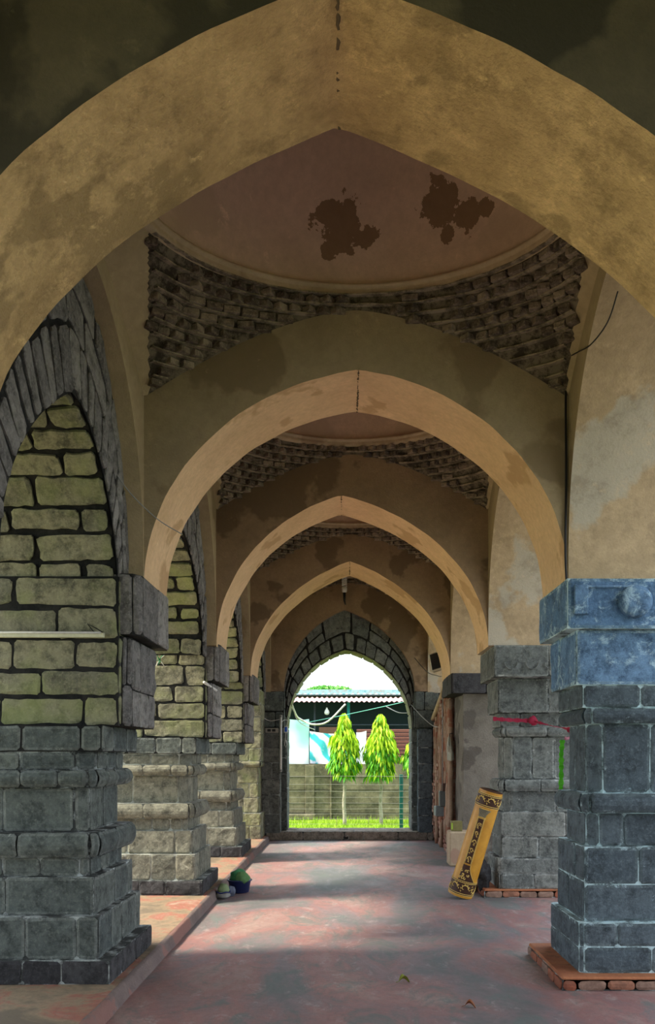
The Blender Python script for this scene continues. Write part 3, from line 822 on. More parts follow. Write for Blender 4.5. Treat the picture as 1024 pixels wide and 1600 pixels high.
rows = [rows[0]]+[(.42, .70, rows[1][2][:5]), (.42, .74, rows[1][2][-5:]), (.70, 1.0, [0]+[x*1.03 for x in rows[1][2][1:4]]+[rows[1][2][4]]), (.74, 1.0, [rows[1][2][-5]]+[x*.97 for x in rows[1][2][-4:-1]]+[TI]), (.42, 1.0, rows[1][2][4:-4])]
B.grid(lambda u, v: fr(u*TI, v)+Vector((0, .008, 0)), 80, 3, 1, False)
stones(B, fr, rows, Vector((0, -1, 0)), .035, .02, rnd, res=.08)
B.build('archivolt', [M['stone_right2'], M['mortar_dark']], root)
B = MB()
def nn(u, v):
    a = at(inn, v); return Vector((.08-a[0], 0, 2.0-a[1]))
B.grid(lambda u, v: Vector((at(inn, v*TI)[0], YS+.75*u, at(inn, v*TI)[1]))-nn(0, v*TI).normalized()*.012, 2, 90, 1, False)
stones(B, lambda u, v: Vector((at(inn, v)[0], YS+u, at(inn, v)[1])), courses(0, TI, 0, .75, .26, .4, rnd), nn, .02, .012, rnd, res=.09, back=.012, bed=False)
B.build('soffit', [M['stone_green'], M['mortar_light']], root)
for (x0, s) in ((-1.22, 1), (1.38, -1)):
    B = MB()
    stones(B, lambda u, v, x0=x0: Vector((x0, YS+u, v)), courses(.19, 2.30, 0, .75, .3, .4, rnd), Vector((s, 0, 0)), .014, .014, rnd, res=.09)
    B.build('jamb_lining', [M['stone_right2'], M['mortar_light']], root)
for (x0, x1) in ((-XO, -1.22), (1.38, XO)):
    B = MB()
    stones(B, lambda u, v: Vector((x0+u, YS, v)), courses(.05, 2.32, 0, x1-x0, .33, .42, rnd), Vector((0, -1, 0)), .016, .016, rnd, res=.08)
    B.box(((x0+x1)/2+(-.01 if x0 < 0 else .01), YS+.4, 1.6), (x1-x0-.02, .74, 3.2), None, 1)
    B.build('jamb', [M['stone'], M['mortar_mix']], root)
# stone faces either side under the plaster
for (x0, x1) in ((-XO, -1.27), (1.43, XO)):
    B = MB()
    stones(B, lambda u, v: Vector((x0+u, YE, v)), courses(2.3, 3.05, 0, x1-x0, .36, .4, rnd), Vector((0, -1, 0)), .018, .016, rnd, res=.08)
    stones(B, lambda u, v: Vector((x0 if x0 > 0 else x1, YE+u, v)), courses(2.3, 3.05, 0, .16, .36, .4, rnd), Vector((1 if x0 < 0 else -1, 0, 0)), .018, .016, rnd, res=.08)
    B.build('shoulder', [M['stone'], M['mortar_dark']], root)
# side pilasters
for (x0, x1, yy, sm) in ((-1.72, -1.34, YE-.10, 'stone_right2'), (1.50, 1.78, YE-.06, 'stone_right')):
    B = MB()
    stones(B, lambda u, v: Vector((x0+u, yy, v)), courses(.15, 2.28, 0, x1-x0, .34, .4, rnd), Vector((0, -1, 0)), .012, .014, rnd, res=.08)
    sx_ = x1 if x0 < 0 else x0
    stones(B, lambda u, v: Vector((sx_, yy+u, v)), courses(.15, 2.28, 0, .26, .34, .4, rnd), Vector((1 if x0 < 0 else -1, 0, 0)), .012, .014, rnd, res=.08)
    B.add([(x0, yy, 2.28), (x1, yy, 2.28), (x1, YS+.02, 2.28), (x0, YS+.02, 2.28)], [(0, 1, 2, 3)], 1)
    B.build('pilaster', [M[sm], M['mortar_mix']], root)
# last left pier in front of the end wall, and its rubble foot
r4 = pier(-1, 17.6, 18.3, [('base', .1, .6, 1.66, -.1, 0, 0, .25, .34), ('shaft', .6, 1.5, 1.72, 0, 0, 0, .3, .3), ('moulding', 1.5, 1.62, 1.68, -.04, 0, 0, .12, .3), ('upper_shaft', 1.62, ZI, 1.66, .04, 0, 0, .28, .36)],
          'fourth left pier, set against the end wall', 244, M['stone_green'], M['mortar_light'], xo=2.9)
# step
B = MB()
stones(B, lambda u, v: Vector((-1.62+u, YE-.06, v)), [(0, .17, [0, .75, 1.6, 1.98, 2.7, 3.3, 3.42])], Vector((0, -1, 0)), .012, .012, rnd, res=.08)
stones(B, lambda u, v: Vector((-1.62+u, YE-.06+v, .17)), [(0, .40, [0, .9, 1.8, 2.6, 3.42]), (.40, .96, [0, .6, 1.5, 2.3, 3.42])], Vector((0, 0, 1)), .012, .01, rnd, res=.1)
B.tube([Vector((.02+.055*math.cos(a), YE-.078, .055+.045*math.sin(a))) for a in [2*PI*k/14 for k in range(14)]], .008, 5, 1, closed=True)
B.box((.02, YE-.075, .052), (.075, .012, .06), None, 2, .005)
o = B.build('stone_step', [stone('step stone', (.22, .19, .16), (.34, .30, .26), .2), M['mortar_mix'], flat('drain hole', (.01, .01, .01))]); tag(o, 'low stone doorstep across the gateway, with a small drain hole', 'step')

# ------------------------------------------------------------------ outside: lawns either side and the yard beyond the gateway
def grass_mat(name, a, b_, tr=False):
    m, t, n, b = mat(name, .7); w = tex(t, 3, 6, .7)
    t.links.new(ramp(t, w, [(.35, a), (.65, b_)]), b.inputs['Base Color']); return m
M['lawn'] = grass_mat('lawn', (.13, .21, .02), (.24, .33, .03))
M['blade'] = grass_mat('grass blades', (.16, .34, .01), (.34, .52, .03))
B = MB(); B.box((0, 40, -.16), (90, 130, .1)); B.build('ground', M['lawn'], kind='structure')
B = MB(); B.box((.08, 7.3, -.062), (7.6, 24.6, .10)); B.build('floor_bed', M['platform'], kind='structure')
B = MB(); B.box((-6.3, 7.3, -.075), (5.2, 26, .1)); B.build('ground_path', plaster('sandy path', (.62, .50, .32), (.50, .40, .25), (.4, .3, .18), .2), kind='structure')  # unseen pale strip, added to bounce warm sunlight into the arches
M['paving'] = plaster('courtyard paving', (.34, .31, .29), (.26, .24, .23), (.2, .17, .15), .3)
B = MB(); B.box((9.0, 7.3, -.06), (10.2, 26, .1)); B.build('ground_paving', M['paving'], kind='structure')
B = MB(); rnd = random.Random(5)
for k in range(15000):
    y = 19.6+5.3*rnd.random()**1.3; x = rnd.uniform(-3.2, 3.4); h = rnd.uniform(.05, .13)*(1.7 if y > 24.4 else 1)
    a = rnd.uniform(0, 2*PI); w = .006+.004*rnd.random(); lx, ly = rnd.gauss(0, .04), rnd.gauss(0, .04)
    dx, dy = w*math.cos(a), w*math.sin(a)
    B.add([(x-dx, y-dy, -.11), (x+dx, y+dy, -.11), (x+lx, y+ly, -.11+h)], [(0, 1, 2)], 0)
o = B.build('grass', M['blade']); tag(o, 'bright yellow-green lawn grass beyond the gateway', 'grass', kind='stuff')
# compound wall
B = MB(); rnd = random.Random(6)
zt, zb, YW = 1.50, -.11, 26.0
B.box((0.3, YW+.12, (zt+zb)/2), (13, .2, zt-zb), None, 0)
for x in (-3.6, -1.03, -.42, 3.2): B.box((x, YW-.01, (zt+zb)/2-.02), (.05 if x == -.42 else .26, .09, zt-zb-.04), None, 0, .01)
for z in (.08, .36, .75, 1.12): B.box((0.3, YW+.016, z), (13, .014, .012), None, 1)
m, t, n, b = mat('mossy concrete', .95)
a1 = tex(t, 2.2, 9, .7); a2 = tex(t, 9, 8, .8)
c = ramp(t, a1, [(.35, (.05, .05, .032)), (.55, (.15, .14, .09)), (.7, (.24, .22, .15))])
c = mix(t, ramp(t, a2, [(.55, 0.0), (.7, .6)]), c, (.30, .28, .2)); t.links.new(c, b.inputs['Base Color']); bump(t, b, a2, .6, .02)
M['cwall'] = m
o = B.build('compound_wall', [m, flat('wall joint', (.04, .04, .03))]); tag(o, 'weathered mossy concrete compound wall behind the two young trees', 'wall')
B = MB(); B.box((-1.95, 25.85, -.02), (2.2, .22, .16), None, 0, .03); o = B.build('concrete_ledge', M['cwall']); tag(o, 'low mossy concrete ledge at the foot of the yard wall', 'ledge')
# shed beyond
root = empty('tin_shed', (.3, 29, 0), 'open fronted shed with pink and white corrugated eave and dark interior', 'shed')
B = MB(); B.box((.3, 31.4, 1.8), (14, .15, 3.9)); B.build('back_wall', flat('dark shed wall', (.018, .035, .045), .9), root)
B = MB()
def cor(u, v, z0, z1, y0, y1, amp, per):
    x = -6.7+14*u; return Vector((x, y0+(y1-y0)*v, z0+(z1-z0)*v+amp*math.sin(x*2*PI/per)))
B.grid(lambda u, v: cor(u, v, 3.47, 3.64, 28.6, 29.2, .022, .16), 700, 1, 0, True)
B.build('eave_sheet', flat('pink white sheet', (.62, .36, .38), .5), root)
B = MB(); B.box((.3, 28.62, 3.53), (14, .03, .035)); B.build('eave_edge', flat('white edge', (.75, .72, .72), .6), root)
B = MB(); B.box((.3, 29.9, 3.72), (14, 1.4, .04)); B.build('roof_underside', flat('shed ceiling', (.03, .05, .055), .9), root)
m, t, n, b = mat('painted asbestos', .9); a1 = tex(t, 4, 9, .8)
t.links.new(ramp(t, a1, [(.36, (.09, .22, .25)), (.48, (.30, .47, .49)), (.58, (.26, .25, .23)), (.68, (.5, .55, .55))]), b.inputs['Base Color'])
B = MB(); B.grid(lambda u, v: cor(u, v, 3.72, 3.98, 29.3, 31.6, .03, .20), 560, 2, 0, True); B.box((.3, 30.4, 3.85), (14, .1, .28), None, 0)
B.build('upper_roof', m, root)
for x, mm in ((.10, 'teal'), (-1.0, 'dk'), (-2.4, 'dk'), (2.4, 'dk'), (3.6, 'teal')):
    B = MB(); B.tube([(x, 29.2, -.1), (x, 29.2, 3.6)], .05 if mm == 'teal' else .03, 8)
    B.build('post', flat('teal paint', (.03, .38, .36), .5) if mm == 'teal' else flat('dark steel', (.05, .07, .08), .5), root)
B = MB(); B.tube([(-6.5, 29.2, 2.75), (7, 29.2, 2.75)], .025, 6); B.build('rail', flat('dark steel', (.04, .06, .07), .5), root)
# maroon slatted screen
B = MB()
for k in range(9): B.box((2.3, 28.0, 1.60+k*.115), (3.9, .03, .085), Matrix.Rotation(.35, 3, 'X'), 0)
o = B.build('slatted_screen', flat('maroon sheet', (.26, .11, .09), .7)); tag(o, 'maroon horizontal slatted screen behind the right young tree', 'screen')
B = MB(); B.box((2.3, 28.05, .8), (4.0, .05, 1.7)); o = B.build('screen_base', flat('dark base', (.08, .05, .045), .8)); tag(o, 'dark boarding under the maroon slats, behind the wall', 'boarding')
B = MB(); B.box((-.35, 28.1, 1.26), (.95, .05, 2.76)); o = B.build('brown_board', flat('brown board', (.11, .06, .035), .8)); tag(o, 'brown board hanging above the printed banner', 'board')
# banners
def cloth(name, x0, x1, z0, z1, y, mt, label, sag=.03, skew=0):
    B = MB()
    def f(u, v):
        x = x0+(x1-x0)*u; z = z0+(z1-z0)*v-sag*math.sin(PI*u)*(v)+skew*(u-.5)
        return Vector((x+.02*noise.noise(Vector((z*3, 0, x0))), y+.05*math.sin(x*9+z*2)*.6+.05*noise.noise(Vector((x*2, z*2, 1))), z))
    B.grid(f, 40, 24, 0, True); B.grid(lambda u, v: f(u, v)+Vector((0, .006, 0)), 40, 24, 0, True, flip=True)
    o = B.build(name, mt); return tag(o, label, 'banner')
m, t, n, b = mat('aqua cloth', .8); g = n.new('ShaderNodeNewGeometry'); sp = n.new('ShaderNodeSeparateXYZ'); t.links.new(g.outputs['Position'], sp.inputs[0])
hh = math_(t, 'ADD', sp.outputs['Z'], math_(t, 'MULTIPLY', tex(t, 1.5, 3), .8))
mr = n.new('ShaderNodeMapRange'); t.links.new(hh, mr.inputs[0]); mr.inputs[1].default_value = 1.9; mr.inputs[2].default_value = 3.1
t.links.new(ramp(t, mr.outputs[0], [(.1, (.72, .80, .82)), (.55, (.42, .75, .72)), (1, (.36, .68, .66))]), b.inputs['Base Color'])
cloth('plain_banner', -1.70, -1.075, 1.49, 2.82, 26.35, m, 'pale aqua cloth banner with a white lower half, hanging beside the gateway jamb')
m, t, n, b = mat('printed banner', .7)
w = n.new('ShaderNodeTexWave'); w.inputs['Scale'].default_value = .9; w.inputs['Distortion'].default_value = 7; w.inputs['Detail'].default_value = 3; w.bands_direction = 'DIAGONAL'
g = n.new('ShaderNodeNewGeometry'); t.links.new(g.outputs['Position'], w.inputs['Vector'])
c = ramp(t, w.outputs['Fac'], [(.52, (.76, .77, .82)), (.66, (.30, .66, .72)), (.84, (.05, .48, .55))])
g2 = tex(t, 2.2, 6, .6); c = mix(t, ramp(t, g2, [(.56, 0.0), (.64, 1.0)]), c, (.74, .70, .84)); t.links.new(c, b.inputs['Base Color'])
cloth('printed_banner', -1.05, .12, 1.49, 2.44, 26.3, m, 'white banner with teal wave print, hanging left of the young trees', .05, -.05)
cloth('white_sheet', .32, .62, 1.40, 2.45, 26.24, flat('white sheet', (.72, .74, .82), .7), 'small white sheet between the two young trees', .02, .05)
# young drooping trees
leafm = []
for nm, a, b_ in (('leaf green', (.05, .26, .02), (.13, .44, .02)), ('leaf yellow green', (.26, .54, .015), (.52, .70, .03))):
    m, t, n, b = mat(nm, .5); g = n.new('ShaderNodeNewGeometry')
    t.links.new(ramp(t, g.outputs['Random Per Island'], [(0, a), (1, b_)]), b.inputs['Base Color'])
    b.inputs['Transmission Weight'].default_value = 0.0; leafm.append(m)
M['bark'] = plaster('pale bark', (.42, .40, .33), (.30, .29, .23), (.18, .19, .12), .4, 8)
M['bark2'] = M['bark']
def young_tree(x, y, z0, z1, r, seed, label, nleaf=1500):
    root = empty('young_tree', (x, y, -.11), label, 'tree', 'young trees in the yard')
    rnd = random.Random(seed)
    B = MB(); B.tube([Vector((x+.012*math.sin(k*1.3), y, -.15+(z1-.2+.15)*k/16)) for k in range(17)], [.055-.03*k/16 for k in range(17)], 10)
    B.build('trunk', M['bark'], root)
    B = MB()
    H = z1-z0
    for k in range(70):
        zz = z0+.12+(H-.2)*rnd.random(); a = rnd.uniform(0, 2*PI); rr = r*.75*min(1, (z1-zz)/H*1.5+.12)
        B.tube([(x, y, zz+.1), (x+rr*.5*math.cos(a), y+rr*.5*math.sin(a), zz+.06), (x+rr*math.cos(a), y+rr*math.sin(a), zz-.10)], [.008, .006, .003], 5)
    B.build('branches', flat('twig', (.16, .16, .06)), root)
    B = MB(); k = 0
    while k < nleaf:
        t = rnd.random(); zz = z0+H*t; prof = (min(1, (1-t)*2.0+.10))*(.72+.28*min(1, t*5))
        prof *= (.82+.3*noise.noise(Vector((seed, zz*5, 0))))
        a = rnd.uniform(0, 2*PI); rad = r*prof*math.sqrt(rnd.uniform(.2, 1))*(1+.5*noise.noise(Vector((math.cos(a)*2, math.sin(a)*2, zz*4+seed))))
        p = Vector((x+rad*math.cos(a), y+rad*math.sin(a), zz+.08))
        L = rnd.uniform(.16, .30); w = L*.12; droop = rnd.uniform(.9, 1.45)
        out = Vector((math.cos(a+rnd.uniform(-.8, .8)), math.sin(a+rnd.uniform(-.8, .8)), 0))
        d1 = (out*math.cos(droop)-Vector((0, 0, math.sin(droop)))).normalized(); d2 = (d1+Vector((0, 0, -.5))).normalized()
        s_ = d1.cross(Vector((rnd.uniform(-1, 1), rnd.uniform(-1, 1), .4))).normalized()*w
        m1 = p+d1*L*.45; e = m1+d2*L*.55; nrm_ = d1.cross(s_).normalized()*w*.35
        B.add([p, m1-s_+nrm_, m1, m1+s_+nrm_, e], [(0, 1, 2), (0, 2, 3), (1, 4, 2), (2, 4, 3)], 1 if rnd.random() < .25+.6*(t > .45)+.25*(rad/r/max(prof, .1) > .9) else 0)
        k += 1
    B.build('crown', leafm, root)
young_tree(-.03, 23.8, 1.16, 2.80, .42, 1, 'young drooping tree left of the other in the yard, crown bright green')
young_tree(.94, 23.8, 1.12, 2.78, .46, 2, 'young drooping tree with the wider yellow-topped crown, next to the green post')
young_tree(1.88, 23.4, 1.28, 2.35, .40, 3, 'young drooping tree half hidden behind the right jamb of the gateway', 900)
# wire fence
root = empty('wire_fence', (.1, 21, -.1), 'thin wire fence with one dark green post crossing the yard', 'fence')
B = MB(); B.box((1.31, 21, .58), (.085, .05, 1.42), None, 0, .008); B.build('post', flat('fence green', (.015, .13, .11), .5), root)
B = MB(); B.box((-3.2, 21, .58), (.085, .05, 1.42), None, 0, .008); B.build('post', flat('fence green', (.015, .13, .11), .5), root)
for z in (1.25, 1.06, .90, .76, .62, .49, .37, .25, .13):
    B = MB(); B.tube([(-4+.5*k, 20.95+.01*math.sin(k), z+.012*noise.noise(Vector((k*.4, z*9, 0)))) for k in range(18)], .004, 5)
    B.build('wire', flat('galvanised wire', (.35, .36, .33), .5), root)
for x in (-1.0, -.2, .55, 1.9):
    B = MB(); B.tube([(x, 20.95, .0), (x, 20.95, .25)], .005, 5); B.build('tie_wire', flat('tie wire', (.12, .14, .05), .5), root)
# far trees over the shed
def far_tree(x, y, z, r, seed, label):
    root = empty('far_tree', (x, y, 0), label, 'tree', 'trees far behind the shed')
    rnd = random.Random(seed); B = MB(); B.tube([(x, y, -.1), (x+.1, y, z)], [.25, .12], 8); B.build('trunk', M['bark'], root)
    B = MB()
    for k in range(1800):
        v = Vector((rnd.gauss(0, 1), rnd.gauss(0, 1), rnd.gauss(0, 1))).normalized()*r*rnd.uniform(.6, 1)*(1+.35*noise.noise(Vector((seed, rnd.random()*0, k*.0))))
        v *= (1+.4*noise.noise(v*1.2+Vector((seed, 0, 0)))); p = Vector((x, y, z))+Vector((v.x*1.5, v.y, v.z*.8))
        a = Vector((rnd.uniform(-1, 1), rnd.uniform(-1, 1), rnd.uniform(-1, 1))).normalized()*.16; c_ = a.orthogonal()*.5
        B.add([p-a, p+c_, p+a, p-c_], [(0, 1, 2, 3)], 0)
    B.build('crown', grass_mat('far leaves %d' % seed, (.10, .36, .06), (.26, .55, .14)), root)
far_tree(-1.25, 44, 4.75, .52, 11, 'green tree top rising over the left end of the shed roof')
far_tree(-.25, 46, 4.85, .50, 12, 'green tree top over the middle of the shed roof')
# cables outside
def cable(name, pts, r, mt, label, cat='cable', n=24, group=None):
    B = MB(); P_ = [Vector(p) for p in pts]; q = []
    for i in range(len(P_)-1):
        p0 = P_[max(i-1, 0)]; p1 = P_[i]; p2 = P_[i+1]; p3 = P_[min(i+2, len(P_)-1)]
        for k in range(n//max(1, len(P_)-1)+1):
            t = k/(n//max(1, len(P_)-1)+1)
            q.append(.5*((2*p1)+(p2-p0)*t+(2*p0-5*p1+4*p2-p3)*t*t+(3*p1-p0-3*p2+p3)*t**3))
    q.append(P_[-1]); B.tube(q, r, 6); o = B.build(name, mt); return tag(o, label, cat, group)
wh = flat('white plastic', (.72, .72, .70), .4); bk = flat('black plastic', (.012, .012, .014), .4); gy = flat('grey plastic', (.30, .31, .31), .5)
cable('white_hose', [P(456, 1100, 19.1), P(463, 1117, 20.5), P(470, 1124, 22.2), P(490, 1132, 22.2), P(513, 1127, 22.2), P(540, 1100, 22.2)], .022, wh, 'thick white hose sagging across the top of the yard', 'hose')
cable('rope', [P(470, 1131, 22.6), P(540, 1117, 22.6), P(622, 1099, 20.5), P(640, 1094, 19.0)], .010, flat('teal rope', (.12, .42, .38)), 'thin teal rope slanting across the yard in front of the shed', 'rope')
cable('power_cable', [P(604, 1104, 20), P(622, 1113, 19.2), (1.30, 18.7, 2.62)], .010, gy, 'grey cable crossing the top right of the gateway opening')
cable('power_cable', [(1.36, 18.5, 2.78), P(660, 1120, 18.0), P(677, 1134, 17.6), (1.80, 17.2, 2.28)], .008, gy, 'thin grey wire looping from the gateway jamb to the broken brickwork')
root = empty('hanging_bulb', P(511, 1100, 26), 'clear glass bulb hanging under the shed roof', 'bulb')
B = MB(); p = P(511, 1112, 28.9); B.lathe([(0, -.11), (.06, -.09), (.085, -.03), (.07, .03), (.03, .09), (.025, .13)], p, 16); B.build('glass', flat('milky bulb', (.8, .85, .85), .2), root)
B = MB(); B.tube([p+Vector((0, 0, .12)), p+Vector((0, 0, .55))], .008, 6); B.build('cord', bk, root)

# ------------------------------------------------------------------ things in the aisle
# painted cardboard pillar leaning on the second right pier
root = empty('ornamental_roll', (1.405, 10.72, 0), 'golden yellow printed roll with brown scroll bands leaning on the second right pier', 'roll')
b0 = Vector((1.385, 10.82, .045)); b1 = Vector((1.735, 10.64, 1.30)); ax = (b1-b0); LEN = ax.length; ax.normalize()
Rr = ax.to_track_quat('Z', 'Y').to_matrix()
fx = Rr.inverted() @ Vector((0, -1, 0)); A0 = math.atan2(fx.y, fx.x)              # angle of the side towards the viewer
def cyl(a, h, dr=0.0, R0=.150, R1=.140):
    r = R0+(R1-R0)*h/LEN+dr; return b0+Rr @ Vector((r*math.cos(A0+a), r*math.sin(A0+a), h))
m, t, n, b = mat('gold print', .45); b.inputs['Specular IOR Level'].default_value = .5
w = tex(t, 6, 5); t.links.new(ramp(t, w, [(.35, (.40, .18, .014)), (.65, (.54, .27, .024))]), b.inputs['Base Color']); gold = m
brown = flat('brown print', (.055, .022, .012), .5); pale = flat('pale gold print', (.72, .50, .14), .5); grey = flat('grey print', (.10, .085, .06), .5)
B = MB(); B.grid(lambda u, v: cyl(2*PI*u, LEN*v), 48, 24, 0, True)
for r0, r1, h in ((.15, 0, 0), (0, .14, LEN)):
    B.grid(lambda u, v: b0+Rr @ Vector(((r0+(r1-r0)*v)*math.cos(2*PI*u), (r0+(r1-r0)*v)*math.sin(2*PI*u), h)), 48, 2, 1, False)
B.grid(lambda u, v: b0+Rr @ Vector(((.134-.05*v)*math.cos(2*PI*u), (.134-.05*v)*math.sin(2*PI*u), LEN+.002+.012*v)), 40, 2, 1, False)
B.build('tube', [gold, brown], root)
def band(h0, h1, name='printed_band'):
    B = MB(); B.grid(lambda u, v: cyl(2*PI*u, h0+(h1-h0)*v, .002), 48, 2, 0, True)
    for h in (h0, h0+.018, h1-.018, h1):
        B.tube([cyl(2*PI*k/48, h, .003) for k in range(48)], .0035, 5, 1, closed=True)
    hm = (h0+h1)/2; hh = (h1-h0)/2-.026
    for k in range(7):                                         # running scroll of curled leaves
        a0 = 2*PI*k/7; sgn = 1 if k % 2 == 0 else -1
        q = []
        for j in range(26):
            t_ = j/25; ang = 4.6*t_; rad = (1-t_*.85)
            q.append(cyl(a0+.36*rad*math.cos(ang), hm+sgn*hh*rad*math.sin(ang)*.95, .004))
        B.tube(q, [.007*(1-.5*j/25) for j in range(26)], 5, 1)
        for j in range(7):
            aa = a0+.36*math.cos(.6*j)+.05; hq = hm+sgn*hh*math.sin(.6*j)
            B.tube([cyl(aa, hq, .003), cyl(aa+.07, hq-sgn*.016, .005), cyl(aa+.11, hq-sgn*.004, .003)], [.003, .006, .002], 5, 1)
    for k in range(40): B.tube([cyl(2*PI*k/40, h1-.014, .004), cyl(2*PI*k/40+.05, h1-.014, .004)], .005, 5, 1)
    B.build(name, [brown, pale], root)
band(.03, .20); band(LEN-.19, LEN-.035)
B = MB(); am = -.30
B.grid(lambda u, v: cyl(am-.30+.60*u, .42+(.56)*v, .002), 14, 12, 0, True)          # inscription strip
for a in (am-.30, am+.30, am-.25, am+.25): B.tube([cyl(a, .40+.6*k/12, .003) for k in range(13)], .003, 5, 1)
rr_ = random.Random(9)
for k in range(5):
    h = .47+.105*k
    for q in range(4):
        a = am+rr_.uniform(-.13, .13); B.tube([cyl(a-.06, h-.03+q*.016, .003), cyl(a, h-.02+q*.018, .005), cyl(a+.08, h-.035+q*.02, .003)], [.002, .007, .002], 5, 1)
    B.tube([cyl(am+.16*math.cos(w_)*(.6 if k % 2 else 1), h+.036*math.sin(w_), .004) for w_ in [PI*j/9 for j in range(10)]], .004, 5, 1)
B.build('ornament_strip', [brown, pale], root)
B = MB()
def taper(u, v):
    wv = .30+.75*(1-v)**1.6; return cyl(am-.30-.10*(1-v)+(.60+.85*(1-v)**1.7)*u, .20+.20*v, .002)
B.grid(taper, 20, 10, 0, True)
for k in range(9):
    cx_, ch_ = am-.28+.16*(k % 4)+.04*k*(k < 5), .235+.045*(k//3)
    q = [cyl(cx_+.11*(1-j/16*.8)*math.cos(5.2*j/16+k), ch_+.020*(1-j/16*.8)*math.sin(5.2*j/16+k), .004) for j in range(17)]
    B.tube(q, .005, 5, 1)
B.tube([taper(1.0, k/10)+Vector((0, -.002, 0)) for k in range(11)], .004, 5, 1)
B.build('scroll_foot', [brown, pale], root)
B = MB()
B.grid(lambda u, v: cyl(am-.30-.16*v**2+(.60+.5*v**2)*u, 1.0+.095*v, .0025), 14, 8, 0, True)
for k in range(9):
    u = (k+.5)/9; B.tube([cyl(am-.30-.16*v**2+(.60+.5*v**2)*u, 1.0+.095*v, .004) for v in [j/8 for j in range(9)]], .0025, 5, 1)
for h in (.985, 1.0, 1.1): B.tube([cyl(am-.32+.7*k/8, h, .004) for k in range(9)], .004, 5, 2)
B.build('printed_capital', [grey, flat('grey line', (.35, .31, .2)), pale], root)

# blue basin with green cloth
root = empty('basin', (-1.33, 11.25, 0), 'dark navy blue plastic basin standing by the kerb', 'basin')
navy = flat('navy plastic', (.010, .022, .10), .3, spec=.5)
B = MB(); B.lathe([(0, .004), (.105, .004), (.118, .012), (.142, .15), (.156, .156), (.157, .166), (.148, .168), (.136, .155), (.112, .018), (0, .014)], (-1.33, 11.25, 0), 36); B.build('bowl', navy, root)
B = MB(); B.tube([(-1.33+.154*math.cos(2*PI*k/36), 11.25+.154*math.sin(2*PI*k/36), .158) for k in range(36)], .006, 6, closed=True); B.build('rim', navy, root)
def lump(c, s, seed, amp=.3, n=28, fold=6.0):
    B = MB(); c = Vector(c)
    def f(u, v):
        a = 2*PI*u; e = -PI/2+PI*v; d = Vector((math.cos(e)*math.cos(a), math.cos(e)*math.sin(a), math.sin(e)))
        k = 1+amp*noise.noise(d*1.6+Vector((seed, 0, 0)))+.10*abs(math.sin(fold*noise.noise(d*1.3+Vector((0, seed, 0)))))
        return c+Vector((d.x*s[0]*k, d.y*s[1]*k, d.z*s[2]*k))
    B.grid(f, n, n//2, 0, True); return B
gcl = flat('green cloth', (.05, .22, .09), .8); gcl2 = flat('light green cloth', (.12, .26, .10), .8)
o = lump((-1.35, 11.26, .20), (.105, .11, .085), 3).build('green_cloth', gcl); tag(o, 'darker green wet cloth heaped in the blue basin', 'cloth', 'green cloths in the basin')
o = lump((-1.285, 11.16, .195), (.085, .06, .07), 8).build('green_cloth', gcl2); tag(o, 'lighter green cloth at the front of the blue basin', 'cloth', 'green cloths in the basin')
root = empty('cloth_bundle', (-1.47, 10.78, 0), 'small grey bundle with a pale green top and blue stripe, in front of the basin', 'bundle')
lump((-1.475, 10.78, .042), (.082, .09, .044), 5, .2).build('wrap', flat('grey cloth', (.24, .24, .23), .85), root)
lump((-1.47, 10.80, .105), (.066, .07, .068), 12, .2).build('green_top', flat('pale green cloth', (.20, .27, .14), .85), root)
B = MB(); B.tube([(-1.473+.083*math.cos(2*PI*k/24), 10.785+.085*math.sin(2*PI*k/24), .078+.006*math.sin(k)) for k in range(24)], .008, 6, closed=True); B.build('blue_stripe', flat('blue trim', (.02, .03, .14)), root)
root = empty('cloth_bundle', (-1.40, 10.98, 0), 'small blue-grey bundle pressed between the basin and the kerb side bundle', 'bundle')
lump((-1.405, 10.97, .06), (.055, .06, .058), 21, .25).build('wrap', flat('blue grey cloth', (.12, .14, .20), .85), root)

# pale batten on the near left pier
root = empty('light_batten', (-2.1, 6.38, 2.58), 'long cream tube light batten fixed across the nearest left pier', 'lamp')
B = MB(); B.box((-2.30, 6.50, 2.585), (1.10, .035, .036), None, 0, .004); B.build('housing', flat('cream metal', (.62, .62, .46), .5), root)
B = MB(); B.tube([(-2.84, 6.475, 2.60), (-1.77, 6.475, 2.60)], .008, 8); B.build('tube', wh, root)
B = MB(); B.tube([(-1.82, 6.48, 2.605), (-1.86, 6.465, 2.66), (-1.80, 6.46, 2.63), (-1.75, 6.475, 2.60)], .004, 5); B.build('wire', bk, root)
# green tassel on the second left pier, white stick on its corbel
root = empty('thread_tassel', P(250, 1032, 10.45), 'tiny green thread tassel stuck on the second left pier', 'tassel')
B = MB(); p = P(250, 1031, 10.50); rr_ = random.Random(4)
for k in range(14):
    d = Vector((rr_.uniform(-.07, .07), -.01, rr_.uniform(-.09, .09))); B.tube([p, p+d*.5+Vector((0, -.02, 0)), p+d], .004, 5, k % 3 == 0)
B.build('threads', [flat('green thread', (.01, .25, .10)), wh], root)
B = MB(); B.tube([P(319, 1066, 10.55)+Vector((0, 0, 0)), P(338, 1079, 10.9)], .017, 8); o = B.build('white_rod', wh); tag(o, 'short white rod wedged on the corbel of the second left pier', 'rod')
